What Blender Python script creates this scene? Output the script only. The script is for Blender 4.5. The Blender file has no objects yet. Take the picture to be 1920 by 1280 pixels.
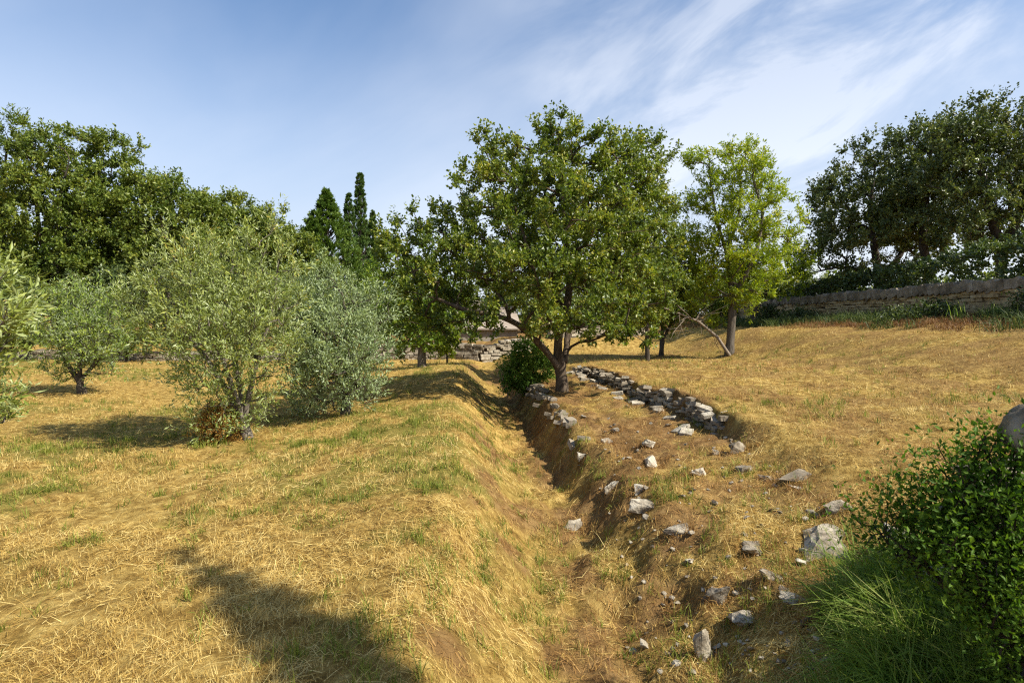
import bpy, bmesh, math, random
import numpy as np
from mathutils import Vector, noise as mnoise

# ------------------------------------------------------------------ camera, sky, sun, exposure
scene = bpy.context.scene
R = math.radians
CAM_Z = 1.7
FPX = 1120.0                      # focal length in pixels of the 1920 px wide photograph
PITCH = math.atan2(50.0, FPX)     # horizon at row 590 of 1280
cam_d = bpy.data.cameras.new('camera')
cam = bpy.data.objects.new('camera', cam_d)
scene.collection.objects.link(cam)
cam.location = (0, 0, CAM_Z)
cam.rotation_euler = (math.pi / 2 - PITCH, 0, 0)
cam_d.sensor_width = 36.0
cam_d.lens = FPX / 1920 * 36.0
cam_d.clip_start = 0.05
cam_d.clip_end = 3000
cam_d.dof.use_dof = True
cam_d.dof.focus_distance = 9.0
cam_d.dof.aperture_fstop = 5.0
scene.camera = cam

SUN_DIR = Vector((1.0, -0.46, 1.08)).normalized()      # from the ground towards the sun
SUN_EL = math.asin(SUN_DIR.z)
SUN_AZ = math.atan2(SUN_DIR.x, SUN_DIR.y)             # clockwise from +Y
world = bpy.data.worlds.new('World')
scene.world = world
world.use_nodes = True


def build_sky():
    nt = world.node_tree
    N, L = nt.nodes, nt.links
    N.clear()
    out = N.new('ShaderNodeOutputWorld')
    bg = N.new('ShaderNodeBackground')
    bg.inputs['Strength'].default_value = 0.11
    sky = N.new('ShaderNodeTexSky')
    sky.sky_type = 'NISHITA'
    sky.sun_disc = False
    sky.sun_elevation = SUN_EL
    sky.sun_rotation = SUN_AZ
    sky.altitude = 200
    sky.air_density = 1.0
    sky.dust_density = 0.5
    sky.ozone_density = 2.2
    tc = N.new('ShaderNodeTexCoord')
    sep = N.new('ShaderNodeSeparateXYZ')
    L.new(tc.outputs['Generated'], sep.inputs[0])

    def math_(op, a, b=None, clamp=False):
        m = N.new('ShaderNodeMath')
        m.operation = op
        m.use_clamp = clamp
        for i, v in enumerate((a, b)):
            if v is None:
                continue
            if isinstance(v, (int, float)):
                m.inputs[i].default_value = v
            else:
                L.new(v, m.inputs[i])
        return m.outputs[0]
    def noise(scale, turn, stretch, loc, detail=6, rough=0.55, dist=0.0):
        """noise over the directions of the sky, drawn out into streaks that rise to the east"""
        rt = N.new('ShaderNodeVectorRotate')
        rt.rotation_type = 'Y_AXIS'
        rt.inputs['Angle'].default_value = R(turn)
        L.new(tc.outputs['Generated'], rt.inputs['Vector'])
        mp = N.new('ShaderNodeMapping')
        mp.inputs['Scale'].default_value = (stretch[0], 1.0, stretch[1])
        mp.inputs['Location'].default_value = loc
        L.new(rt.outputs[0], mp.inputs[0])
        n = N.new('ShaderNodeTexNoise')
        n.inputs['Scale'].default_value = scale
        n.inputs['Detail'].default_value = detail
        n.inputs['Roughness'].default_value = rough
        n.inputs['Distortion'].default_value = dist
        L.new(mp.outputs[0], n.inputs['Vector'])
        return n.outputs['Fac']

    def ramp(sock, a, b):
        m = N.new('ShaderNodeMapRange')
        m.interpolation_type = 'SMOOTHSTEP'
        m.inputs[1].default_value = a
        m.inputs[2].default_value = b
        L.new(sock, m.inputs[0])
        return m.outputs[0]
    streak = ramp(noise(4.2, 27, (0.38, 1.5), (6.5, 2.7, 0.4), 9, 0.58, 0.5), 0.40, 0.62)
    patch = ramp(noise(2.4, 20, (0.8, 1.2), (12.5, 2.2, 1.2), 4, 0.5, 0.2), 0.36, 0.58)
    veil = ramp(noise(2.2, 22, (0.5, 1.3), (1.3, 5.2, 0.1), 6, 0.52, 0.4), 0.36, 0.68)
    east = ramp(sep.outputs['X'], -0.25, 0.35)
    cl = math_('MULTIPLY', math_('MULTIPLY', streak, math_('ADD', math_('MULTIPLY', patch, 0.7), 0.3)), math_('ADD', math_('MULTIPLY', east, 0.95), 0.10))
    cl = math_('ADD', cl, math_('MULTIPLY', veil, 0.40), True)
    # thin bright haze low over the land
    low = N.new('ShaderNodeMapRange')
    low.inputs[1].default_value = 0.02
    low.inputs[2].default_value = 0.48
    low.inputs[3].default_value = 0.88
    low.inputs[4].default_value = 0.0
    low.interpolation_type = 'SMOOTHSTEP'
    L.new(sep.outputs['Z'], low.inputs[0])
    # screen the two veils over each other
    inv = math_('MULTIPLY', math_('SUBTRACT', 1.0, math_('MULTIPLY', cl, 0.52)), math_('SUBTRACT', 1.0, low.outputs[0]))
    fac = math_('SUBTRACT', 1.0, inv, True)
    mix = N.new('ShaderNodeMix')
    mix.data_type = 'RGBA'
    L.new(fac, mix.inputs[0])
    hsv = N.new('ShaderNodeHueSaturation')
    hsv.inputs['Saturation'].default_value = 1.14
    hsv.inputs['Value'].default_value = 0.84
    L.new(sky.outputs[0], hsv.inputs['Color'])
    # the veil is brighter up among the cirrus than in the haze
    vc = N.new('ShaderNodeMix')
    vc.data_type = 'RGBA'
    L.new(cl, vc.inputs[0])
    vc.inputs[6].default_value = (3.5, 3.85, 4.55, 1)
    vc.inputs[7].default_value = (5.0, 5.2, 5.6, 1)
    L.new(vc.outputs[2], mix.inputs[7])
    L.new(hsv.outputs[0], mix.inputs[6])
    L.new(mix.outputs[2], bg.inputs['Color'])
    L.new(bg.outputs[0], out.inputs['Surface'])


build_sky()
sun_d = bpy.data.lights.new('sun', 'SUN')
sun_d.energy = 4.6
sun_d.angle = R(0.6)
sun_d.color = (1.0, 0.94, 0.82)
sun = bpy.data.objects.new('sun', sun_d)
scene.collection.objects.link(sun)
sun.rotation_euler = SUN_DIR.to_track_quat('Z', 'Y').to_euler()
sun.location = (30, 6, 30)

scene.render.engine = 'CYCLES'
scene.view_settings.view_transform = 'Standard'
scene.view_settings.look = 'None'
scene.view_settings.gamma = 1.0
scene.view_settings.use_curve_mapping = False
scene.view_settings.exposure = 0.92
scene.cycles.use_adaptive_sampling = True
scene.cycles.adaptive_threshold = 0.012
scene.cycles.max_bounces = 5
scene.cycles.diffuse_bounces = 3
scene.cycles.glossy_bounces = 2
scene.cycles.transmission_bounces = 4
scene.cycles.transparent_max_bounces = 4
scene.cycles.use_denoising = False
scene.cycles.filter_width = 1.2

C = scene.collection


# ------------------------------------------------------------------ small helpers
def tag(o, label=None, cat=None, group=None, kind=None):
    if label: o['label'] = label
    if cat: o['category'] = cat
    if group: o['group'] = group
    if kind: o['kind'] = kind
    return o


def empty(name, loc, label, cat, group=None):
    o = bpy.data.objects.new(name, None)
    o.empty_display_size = 0.3
    o.location = loc
    C.objects.link(o)
    return tag(o, label, cat, group)


def link(name, me, mat, parent=None, loc=None):
    if mat is not None and not me.materials:
        me.materials.append(mat)
    o = bpy.data.objects.new(name, me)
    C.objects.link(o)
    if parent is not None:
        o.parent = parent
    if loc is not None:
        o.location = loc
    return o


def np_mesh(name, verts, faces, smooth=False, fattr=None, vattr=None):
    """verts (N,3), faces (M,k) all of one size; fattr / vattr: dict name -> float array"""
    me = bpy.data.meshes.new(name)
    verts = np.ascontiguousarray(verts, dtype=np.float32)
    faces = np.ascontiguousarray(faces, dtype=np.int32)
    m, k = faces.shape
    me.vertices.add(len(verts))
    me.vertices.foreach_set('co', verts.ravel())
    me.loops.add(m * k)
    me.loops.foreach_set('vertex_index', faces.ravel())
    me.polygons.add(m)
    me.polygons.foreach_set('loop_start', np.arange(0, m * k, k, dtype=np.int32))
    me.polygons.foreach_set('use_smooth', np.full(m, smooth, dtype=bool))
    for nm, arr in (fattr or {}).items():
        a = me.attributes.new(nm, 'FLOAT', 'FACE')
        a.data.foreach_set('value', np.ascontiguousarray(arr, dtype=np.float32))
    for nm, arr in (vattr or {}).items():
        a = me.attributes.new(nm, 'FLOAT', 'POINT')
        a.data.foreach_set('value', np.ascontiguousarray(arr, dtype=np.float32))
    me.update(calc_edges=True)
    return me


def unit(a):
    return a / np.maximum(np.linalg.norm(a, axis=-1, keepdims=True), 1e-9)


def hash2(ix, iy, seed):
    h = (ix.astype(np.int64) * 374761393 + iy.astype(np.int64) * 668265263 + seed * 1442695041) & 0xFFFFFFFF
    h = ((h ^ (h >> 13)) * 1274126177) & 0xFFFFFFFF
    h = ((h ^ (h >> 16)) * 2246822519) & 0xFFFFFFFF
    return ((h ^ (h >> 15)) & 0xFFFFFF) / float(0xFFFFFF)


def vnoise(x, y, seed=0):
    xi, yi = np.floor(x), np.floor(y)
    fx, fy = x - xi, y - yi
    fx = fx * fx * fx * (fx * (fx * 6 - 15) + 10)
    fy = fy * fy * fy * (fy * (fy * 6 - 15) + 10)
    a, b = hash2(xi, yi, seed), hash2(xi + 1, yi, seed)
    c, d = hash2(xi, yi + 1, seed), hash2(xi + 1, yi + 1, seed)
    return (a + (b - a) * fx) * (1 - fy) + (c + (d - c) * fx) * fy


def fbm(x, y, seed=0, oct=3):
    s, a, t = 0.0, 0.5, 0.0
    for i in range(oct):
        s = s + a * vnoise(x * 2 ** i + 17.3 * i, y * 2 ** i - 9.1 * i, seed + i)
        t += a
        a *= 0.5
    return s / t


def sstep(t):
    t = np.clip(t, 0, 1)
    return t * t * (3 - 2 * t)


# ------------------------------------------------------------------ the lie of the land
def ditch_x(y):
    return np.interp(y, [-5, 0, 3, 4, 5.7, 9.8, 15.7, 21, 30], [.4, .4, .44, .46, .5, .24, -.28, -.75, -1.4])


def lip_w(y):
    return np.interp(y, [-5, 2.5, 3.95, 4.7, 5.4, 8.3, 12, 20], [1.5, 1.4, 1.15, .88, .68, .48, .48, .5])


def low_wall_x(y):
    return np.interp(y, [-5, 4.4, 6, 7.7, 11, 14.6, 18, 24], [2.35, 2.4, 2.5, 2.55, 2.05, 1.55, 1.25, .9])


def crest_x(y):
    return np.interp(y, [0, 6, 11, 20, 24, 40], [9.9, 9.8, 9.4, 8.0, 7.0, 6.0])


def wall_x(y):
    return 12.9 - 0.075 * y


def ground_z(x, y):
    x = np.asarray(x, dtype=float)
    y = np.asarray(y, dtype=float)
    xd = ditch_x(y)
    fade = 1 - sstep((y - 19.5) / 3.5)
    zb = np.interp(y, [-5, 2, 4, 10, 16, 21], [-.2, -.26, -.28, -.32, -.27, -.2]) * fade
    wl = np.interp(y, [2, 5, 11, 21, 24], [.92, 1.05, 1.25, 1.0, .9])
    hb = np.interp(y, [0, 3, 9, 12, 18, 22], [.20, .23, .34, .34, .2, .04])
    d = xd - x
    s = sstep((np.clip(d / wl, 0, 1) - .16) / .84)
    zl = np.where(d < wl, zb + (hb - zb) * s, hb * np.exp(-((d - wl) / 1.7) ** 2))
    # right hand side
    e = -d
    wr = lip_w(y)
    s = np.clip((np.clip(e / wr, 0, 1) - .2) / .8, 0, 1)
    s = sstep(s) * .6 + s * .4
    lipz = np.interp(y, [0, 3, 5, 9, 14, 20], [.06, .1, .14, .16, .2, .15])
    xw = low_wall_x(y)
    u = np.clip((e - wr) / np.maximum(xw - xd - wr, .1), 0, 1)
    step_h = np.interp(y, [2, 4, 6.3, 7.4, 9, 13, 14.8, 17], [.1, .16, .22, .27, .27, .22, .1, .02])
    step_w = np.interp(y, [4, 6, 7.2], [.9, .6, .10])
    z = zb + (lipz - zb) * s + .12 * u
    z = z + step_h * sstep((x - xw) / step_w + .3)
    z = z + .025 * np.clip(x - xw, 0, 4)
    foot = np.interp(y, [0, 13, 20, 24, 40], [6.3, 6.1, 5.4, 4.8, 4])
    cx = crest_x(y)
    cz = np.interp(y, [0, 11, 20, 24, 40], [1.38, 1.36, 1.24, 1.1, 1.1])
    t = (x - foot) / (cx - foot)
    bank = np.clip(t, 0, 1)
    bank = .35 * bank + .65 * sstep(bank)
    z = z + (cz - z) * bank
    wx = wall_x(y)
    wz = np.interp(y, [5, 14, 26, 40], [1.84, 1.70, 1.47, 1.4])
    z = np.where(x > cx, cz + (wz - cz) * np.clip((x - cx) / np.maximum(wx - cx, .5), 0, 1), z)
    z = np.where(d > 0, zl, z)
    # higher ground behind the far wall
    far = sstep((y - 22.75) / .35)
    z = z + far * .5 * (1 - sstep((x - 4) / 3))
    z = z + .3 * sstep((y - 26) / 14)
    # behind and beside the viewer the field just rolls on
    amp = np.clip((np.hypot(x, y) - 60) / 200, 0, 1)
    z = z * (1 - amp) + 1.2 * amp
    rough = np.exp(-((x - xd - .35) / .9) ** 2) * (y > 0) * (y < 21)
    z = z + rough * ((fbm(x * 4.5, y * 2.6, 23, 4) - .5) * .22 + (vnoise(x * 16, y * 16, 29) - .5) * .03)
    z = z + (fbm(x * .8, y * .8, 3) - .5) * .14 + (fbm(x * 3.1, y * 3.1, 8) - .5) * .07 + (fbm(x * 11, y * 11, 12, 2) - .5) * .03
    return z


def gz(x, y):
    return float(ground_z(np.array([x]), np.array([y]))[0])


CP, SP = math.cos(PITCH), math.sin(PITCH)


def ray(px, py):
    a, b = (px - 960) / FPX, (640 - py) / FPX
    return np.array([a, CP + b * SP, b * CP - SP])


def at(px, py, y):
    """the point at forward distance y that is seen at pixel (px, py) of the photograph"""
    r = ray(px, py)
    r = r / r[1] * y
    return np.array([r[0], y, CAM_Z + r[2]])


def hit(px, py):
    """where the line of sight through a pixel meets the ground"""
    r = ray(px, py)
    r = r / r[1]
    ys = np.arange(1.0, 45, .02)
    g = ground_z(r[0] * ys, ys)
    k = int(np.argmax(g > CAM_Z + r[2] * ys))
    y = ys[k]
    return np.array([r[0] * y, y, g[k]])


def mpp(y):
    return y / FPX


# ------------------------------------------------------------------ materials
def new_mat(name):
    m = bpy.data.materials.new(name)
    m.use_nodes = True
    nt = m.node_tree
    nt.nodes.clear()
    return m, nt.nodes, nt.links


def set_ramp(node, stops):
    cr = node.color_ramp
    while len(cr.elements) > 1:
        cr.elements.remove(cr.elements[0])
    cr.elements[0].position = stops[0][0]
    cr.elements[0].color = (*stops[0][1], 1)
    for p, c in stops[1:]:
        e = cr.elements.new(p)
        e.color = (*c, 1)


def leaf_mat(name, stops, trans=.35, rough=.5, spec=.35, back=None, tint=(1.25, 1.3, .55)):
    m, N, L = new_mat(name)
    out = N.new('ShaderNodeOutputMaterial')
    at_ = N.new('ShaderNodeAttribute')
    at_.attribute_name = 'rnd'
    geo = N.new('ShaderNodeNewGeometry')
    ns = N.new('ShaderNodeTexNoise')
    ns.inputs['Scale'].default_value = 1.3
    ns.inputs['Detail'].default_value = 2
    L.new(geo.outputs['Position'], ns.inputs['Vector'])
    mr = N.new('ShaderNodeMapRange')
    mr.inputs[1].default_value = .3
    mr.inputs[2].default_value = .7
    mr.inputs[3].default_value = -.22
    mr.inputs[4].default_value = .22
    L.new(ns.outputs['Fac'], mr.inputs[0])
    ad = N.new('ShaderNodeMath')
    ad.operation = 'ADD'
    ad.use_clamp = True
    L.new(at_.outputs['Fac'], ad.inputs[0])
    L.new(mr.outputs[0], ad.inputs[1])
    cr = N.new('ShaderNodeValToRGB')
    set_ramp(cr, stops)
    L.new(ad.outputs[0], cr.inputs[0])
    col = cr.outputs[0]
    if back is not None:
        mx = N.new('ShaderNodeMix')
        mx.data_type = 'RGBA'
        L.new(geo.outputs['Backfacing'], mx.inputs[0])
        L.new(col, mx.inputs[6])
        mx.inputs[7].default_value = (*back, 1)
        col = mx.outputs[2]
    p = N.new('ShaderNodeBsdfPrincipled')
    p.inputs['Roughness'].default_value = rough
    p.inputs['Specular IOR Level'].default_value = spec
    L.new(col, p.inputs['Base Color'])
    tr = N.new('ShaderNodeBsdfTranslucent')
    mul = N.new('ShaderNodeMix')
    mul.data_type = 'RGBA'
    mul.blend_type = 'MULTIPLY'
    mul.inputs[0].default_value = 1
    L.new(cr.outputs[0], mul.inputs[6])
    mul.inputs[7].default_value = (*tint, 1)
    L.new(mul.outputs[2], tr.inputs['Color'])
    ms = N.new('ShaderNodeMixShader')
    ms.inputs[0].default_value = trans
    L.new(p.outputs[0], ms.inputs[1])
    L.new(tr.outputs[0], ms.inputs[2])
    L.new(ms.outputs[0], out.inputs['Surface'])
    return m


def rough_mat(name, stops, scale=6, detail=6, rough=.9, bump=.4, bscale=None, speck=None, stretch=None, dist=.02):
    """a coarse natural surface: noise-mixed colours, optional dark specks, bump"""
    m, N, L = new_mat(name)
    out = N.new('ShaderNodeOutputMaterial')
    geo = N.new('ShaderNodeNewGeometry')
    oi = N.new('ShaderNodeObjectInfo')
    vec = geo.outputs['Position']
    if stretch:
        mp = N.new('ShaderNodeMapping')
        mp.inputs['Scale'].default_value = stretch
        L.new(vec, mp.inputs[0])
        vec = mp.outputs[0]
    n = N.new('ShaderNodeTexNoise')
    n.inputs['Scale'].default_value = scale
    n.inputs['Detail'].default_value = detail
    n.inputs['Roughness'].default_value = .62
    L.new(vec, n.inputs['Vector'])
    ad = N.new('ShaderNodeMath')
    ad.operation = 'MULTIPLY_ADD'
    L.new(oi.outputs['Random'], ad.inputs[0])
    ad.inputs[1].default_value = .24
    L.new(n.outputs['Fac'], ad.inputs[2])
    su = N.new('ShaderNodeMath')
    su.operation = 'SUBTRACT'
    L.new(ad.outputs[0], su.inputs[0])
    su.inputs[1].default_value = .12
    cr = N.new('ShaderNodeValToRGB')
    set_ramp(cr, stops)
    L.new(su.outputs[0], cr.inputs[0])
    col = cr.outputs[0]
    if speck:
        n2 = N.new('ShaderNodeTexNoise')
        n2.inputs['Scale'].default_value = scale * 4.5
        n2.inputs['Detail'].default_value = 4
        L.new(vec, n2.inputs['Vector'])
        mr = N.new('ShaderNodeMapRange')
        mr.inputs[1].default_value = speck[0]
        mr.inputs[2].default_value = speck[0] + .1
        L.new(n2.outputs['Fac'], mr.inputs[0])
        mx = N.new('ShaderNodeMix')
        mx.data_type = 'RGBA'
        L.new(mr.outputs[0], mx.inputs[0])
        L.new(col, mx.inputs[6])
        mx.inputs[7].default_value = (*speck[1], 1)
        col = mx.outputs[2]
    p = N.new('ShaderNodeBsdfPrincipled')
    p.inputs['Roughness'].default_value = rough
    p.inputs['Specular IOR Level'].default_value = .2
    L.new(col, p.inputs['Base Color'])
    nb = N.new('ShaderNodeTexNoise')
    nb.inputs['Scale'].default_value = bscale or scale * 3
    nb.inputs['Detail'].default_value = 8
    nb.inputs['Roughness'].default_value = .65
    L.new(vec, nb.inputs['Vector'])
    b = N.new('ShaderNodeBump')
    b.inputs['Strength'].default_value = bump
    b.inputs['Distance'].default_value = dist
    L.new(nb.outputs['Fac'], b.inputs['Height'])
    L.new(b.outputs[0], p.inputs['Normal'])
    L.new(p.outputs[0], out.inputs['Surface'])
    return m


M = {}
M['oak'] = leaf_mat('oak_leaf', [(0, (0.052, 0.086, 0.009)), (.45, (0.128, 0.181, 0.022)), (.8, (0.248, 0.281, 0.038)), (1, (0.379, 0.353, 0.055))], .38, .42, .5)
M['holm'] = leaf_mat('holm_leaf', [(0, (0.037, 0.061, 0.017)), (.5, (0.091, 0.127, 0.031)), (.9, (0.196, 0.228, 0.053)), (1, (0.253, 0.253, 0.069))], .22, .42, .5)
M['wood'] = leaf_mat('woodland_leaf', [(0, (0.053, 0.092, 0.009)), (.5, (0.130, 0.176, 0.024)), (.9, (0.232, 0.268, 0.037)), (1, (0.291, 0.285, 0.048))], .3, .5, .4)
M['pine'] = leaf_mat('pine_needle', [(0, (0.048, 0.084, 0.011)), (.5, (0.106, 0.155, 0.019)), (1, (0.208, 0.244, 0.032))], .2, .5, .3)
M['olive'] = leaf_mat('olive_leaf', [(0, (.12, .165, .026)), (.5, (.235, .285, .050)), (.92, (.36, .385, .08)), (1, (.46, .36, .07))], .28, .42, .5, back=(.32, .37, .14))
M['olive_grey'] = leaf_mat('grey_olive_leaf', [(0, (0.107, 0.157, 0.047)), (.5, (0.198, 0.260, 0.083)), (1, (0.332, 0.384, 0.134))], .22, .45, .5, back=(.30, .37, .19))
M['olive_green'] = leaf_mat('green_olive_leaf', [(0, (0.124, 0.206, 0.025)), (.5, (0.221, 0.311, 0.044)), (1, (0.400, 0.456, 0.083))], .3, .45, .45, back=(.22, .26, .13))
M['olive_dead'] = leaf_mat('withered_leaf', [(0, (.18, .09, .02)), (.5, (.36, .19, .04)), (1, (.5, .32, .09))], .3, .6, .2)
M['almond'] = leaf_mat('almond_leaf', [(0, (0.127, 0.190, 0.011)), (.5, (0.259, 0.333, 0.021)), (.9, (0.425, 0.448, 0.034)), (1, (0.483, 0.414, 0.057))], .42, .45, .4)
M['bright'] = leaf_mat('bright_leaf', [(0, (0.084, 0.154, 0.017)), (.5, (0.175, 0.259, 0.028)), (1, (0.322, 0.378, 0.049))], .42, .45, .4)
M['cypress'] = leaf_mat('cypress_scale', [(0, (.030, .068, .012)), (.5, (.062, .118, .020)), (1, (.12, .175, .03))], .12, .55, .3)
M['conifer'] = leaf_mat('conifer_scale', [(0, (.040, .085, .010)), (.5, (.085, .150, .016)), (1, (.16, .225, .028))], .16, .55, .3)
M['hedge'] = leaf_mat('hedge_leaf', [(0, (0.029, 0.050, 0.014)), (.5, (0.065, 0.101, 0.023)), (1, (0.144, 0.180, 0.041))], .25, .4, .5)
M['shrub'] = leaf_mat('shrub_leaf', [(0, (.04, .095, .008)), (.5, (.085, .165, .014)), (1, (.16, .25, .026))], .35, .6, .2)
M['bush'] = leaf_mat('bush_leaf', [(0, (0.052, 0.111, 0.013)), (.5, (0.104, 0.189, 0.023)), (1, (0.195, 0.273, 0.039))], .35, .55, .25)

M['bark'] = rough_mat('oak_bark', [(.3, (.045, .032, .022)), (.55, (.115, .085, .058)), (.75, (.2, .16, .115))], 14, 6, .95, .9, 26, stretch=(1, 1, .3))
M['bark_dark'] = rough_mat('dark_bark', [(.3, (.03, .024, .018)), (.6, (.075, .06, .045)), (.8, (.13, .11, .085))], 14, 6, .95, .9, 26, stretch=(1, 1, .3))
M['bark_grey'] = rough_mat('grey_bark', [(.3, (.07, .058, .045)), (.6, (.16, .135, .105)), (.8, (.27, .24, .2))], 14, 6, .95, .9, 26, stretch=(1, 1, .3))
M['deadwood'] = rough_mat('bleached_dead_wood', [(.3, (.12, .095, .07)), (.6, (.25, .2, .15)), (.8, (.36, .31, .25))], 18, 5, .95, .5)
M['limestone'] = rough_mat('weathered_limestone', [(.28, (.095, .075, .050)), (.42, (.24, .20, .145)), (.58, (.40, .35, .265)), (.78, (.60, .545, .43))], 9, 8, .92, .9, 30, speck=(.57, (.13, .115, .09)))
M['wallstone'] = rough_mat('ochre_limestone', [(.25, (.22, .155, .078)), (.5, (.46, .345, .185)), (.75, (.64, .52, .32))], 4, 7, .92, .5, 22, speck=(.63, (.11, .095, .07)))
M['coping'] = rough_mat('grey_coping_limestone', [(.25, (.10, .08, .055)), (.5, (.23, .19, .135)), (.75, (.40, .34, .26))], 5, 7, .95, .6, 22, speck=(.60, (.10, .085, .065)))
M['earth'] = rough_mat('wall_core_earth', [(.3, (.03, .023, .015)), (.6, (.07, .052, .034)), (.8, (.12, .09, .06))], 8, 6, 1, .6)
M['render'] = rough_mat('grey_render', [(.3, (.24, .21, .175)), (.6, (.32, .285, .24)), (.8, (.38, .345, .295))], 2.5, 6, .9, .25)
M['rooftile'] = rough_mat('weathered_roof', [(.3, (.20, .16, .125)), (.6, (.30, .245, .195)), (.8, (.38, .32, .265))], 3.5, 7, .9, .4)


def blade_mat(name, stops, trans=.3, rough=.6, spec=.3):
    m, N, L = new_mat(name)
    out = N.new('ShaderNodeOutputMaterial')
    a = N.new('ShaderNodeAttribute')
    a.attribute_name = 'rnd'
    oi = N.new('ShaderNodeObjectInfo')
    geo = N.new('ShaderNodeNewGeometry')
    ns = N.new('ShaderNodeTexNoise')
    ns.inputs['Scale'].default_value = 1.1
    ns.inputs['Detail'].default_value = 6
    ns.inputs['Roughness'].default_value = .68
    L.new(geo.outputs['Position'], ns.inputs['Vector'])
    s = N.new('ShaderNodeMath'); s.operation = 'MULTIPLY_ADD'
    L.new(oi.outputs['Random'], s.inputs[0]); s.inputs[1].default_value = .25
    L.new(a.outputs['Fac'], s.inputs[2])
    s2 = N.new('ShaderNodeMath'); s2.operation = 'MULTIPLY_ADD'
    L.new(ns.outputs['Fac'], s2.inputs[0]); s2.inputs[1].default_value = 1.35
    L.new(s.outputs[0], s2.inputs[2])
    s3 = N.new('ShaderNodeMath'); s3.operation = 'SUBTRACT'; s3.use_clamp = True
    L.new(s2.outputs[0], s3.inputs[0]); s3.inputs[1].default_value = .80
    cr = N.new('ShaderNodeValToRGB')
    set_ramp(cr, stops)
    L.new(s3.outputs[0], cr.inputs[0])
    p = N.new('ShaderNodeBsdfPrincipled')
    p.inputs['Roughness'].default_value = rough
    p.inputs['Specular IOR Level'].default_value = spec
    L.new(cr.outputs[0], p.inputs['Base Color'])
    t = N.new('ShaderNodeBsdfTranslucent')
    L.new(cr.outputs[0], t.inputs['Color'])
    ms = N.new('ShaderNodeMixShader')
    ms.inputs[0].default_value = trans
    L.new(p.outputs[0], ms.inputs[1]); L.new(t.outputs[0], ms.inputs[2])
    L.new(ms.outputs[0], out.inputs['Surface'])
    return m


M['straw'] = blade_mat('dry_straw', [(0, (0.151, 0.078, 0.016)), (.26, (0.378, 0.233, 0.051)), (.55, (0.660, 0.466, 0.135)), (1, (0.887, 0.731, 0.317))])
M['straw_brown'] = blade_mat('brown_straw', [(0, (0.154, 0.073, 0.020)), (.4, (0.352, 0.187, 0.053)), (.8, (0.550, 0.341, 0.105)), (1, (0.682, 0.484, 0.187))])
M['green'] = blade_mat('green_grass', [(0, (.085, .125, .012)), (.4, (.165, .205, .024)), (.75, (.29, .31, .042)), (1, (.45, .41, .10))], .4)
M['lush'] = blade_mat('lush_grass', [(0, (.06, .12, .010)), (.4, (.13, .22, .020)), (.8, (.23, .33, .04)), (1, (.38, .40, .10))], .45)
M['weed'] = blade_mat('weed_leaf', [(0, (.025, .05, .010)), (.5, (.06, .10, .022)), (1, (.15, .18, .04))], .35)
M['rust'] = blade_mat('rusty_dead_weed', [(0, (.09, .038, .014)), (.5, (.2, .095, .03)), (1, (.34, .2, .07))], .3)


def ground_mat():
    m, N, L = new_mat('dry_meadow_ground')
    out = N.new('ShaderNodeOutputMaterial')
    geo = N.new('ShaderNodeNewGeometry')

    def noise(sc, det=6, ro=.6, st=None):
        v = geo.outputs['Position']
        if st:
            mp = N.new('ShaderNodeMapping')
            mp.inputs['Scale'].default_value = st
            L.new(v, mp.inputs[0]); v = mp.outputs[0]
        n = N.new('ShaderNodeTexNoise')
        n.inputs['Scale'].default_value = sc
        n.inputs['Detail'].default_value = det
        n.inputs['Roughness'].default_value = ro
        L.new(v, n.inputs['Vector'])
        return n.outputs['Fac']

    def ramp(f, stops):
        c = N.new('ShaderNodeValToRGB')
        set_ramp(c, stops)
        L.new(f, c.inputs[0])
        return c.outputs[0]

    def mix(f, a, b):
        x = N.new('ShaderNodeMix'); x.data_type = 'RGBA'
        L.new(f, x.inputs[0]); L.new(a, x.inputs[6]); L.new(b, x.inputs[7])
        return x.outputs[2]
    straw = ramp(noise(9, 8, .7), [(.28, (.095, .053, .014)), (.44, (.25, .155, .040)), (.58, (.42, .285, .085)), (.75, (.60, .46, .17))])
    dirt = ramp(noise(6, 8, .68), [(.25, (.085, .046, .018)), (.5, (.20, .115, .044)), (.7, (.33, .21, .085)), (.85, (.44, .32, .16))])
    grn = ramp(noise(7, 6, .65), [(.3, (.085, .085, .018)), (.6, (.18, .165, .036)), (.8, (.3, .25, .075))])
    a1 = N.new('ShaderNodeAttribute'); a1.attribute_name = 'soil_shade'
    a2 = N.new('ShaderNodeAttribute'); a2.attribute_name = 'green'
    c = mix(a2.outputs['Fac'], straw, grn)
    c = mix(a1.outputs['Fac'], c, dirt)  # earth colour, which also carries the painted shade patch
    p = N.new('ShaderNodeBsdfPrincipled')
    p.inputs['Roughness'].default_value = 1
    p.inputs['Specular IOR Level'].default_value = .05
    L.new(c, p.inputs['Base Color'])
    b = N.new('ShaderNodeBump')
    b.inputs['Strength'].default_value = .9
    b.inputs['Distance'].default_value = .04
    L.new(noise(22, 8, .72), b.inputs['Height'])
    L.new(b.outputs[0], p.inputs['Normal'])
    L.new(p.outputs[0], out.inputs['Surface'])
    return m


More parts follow.
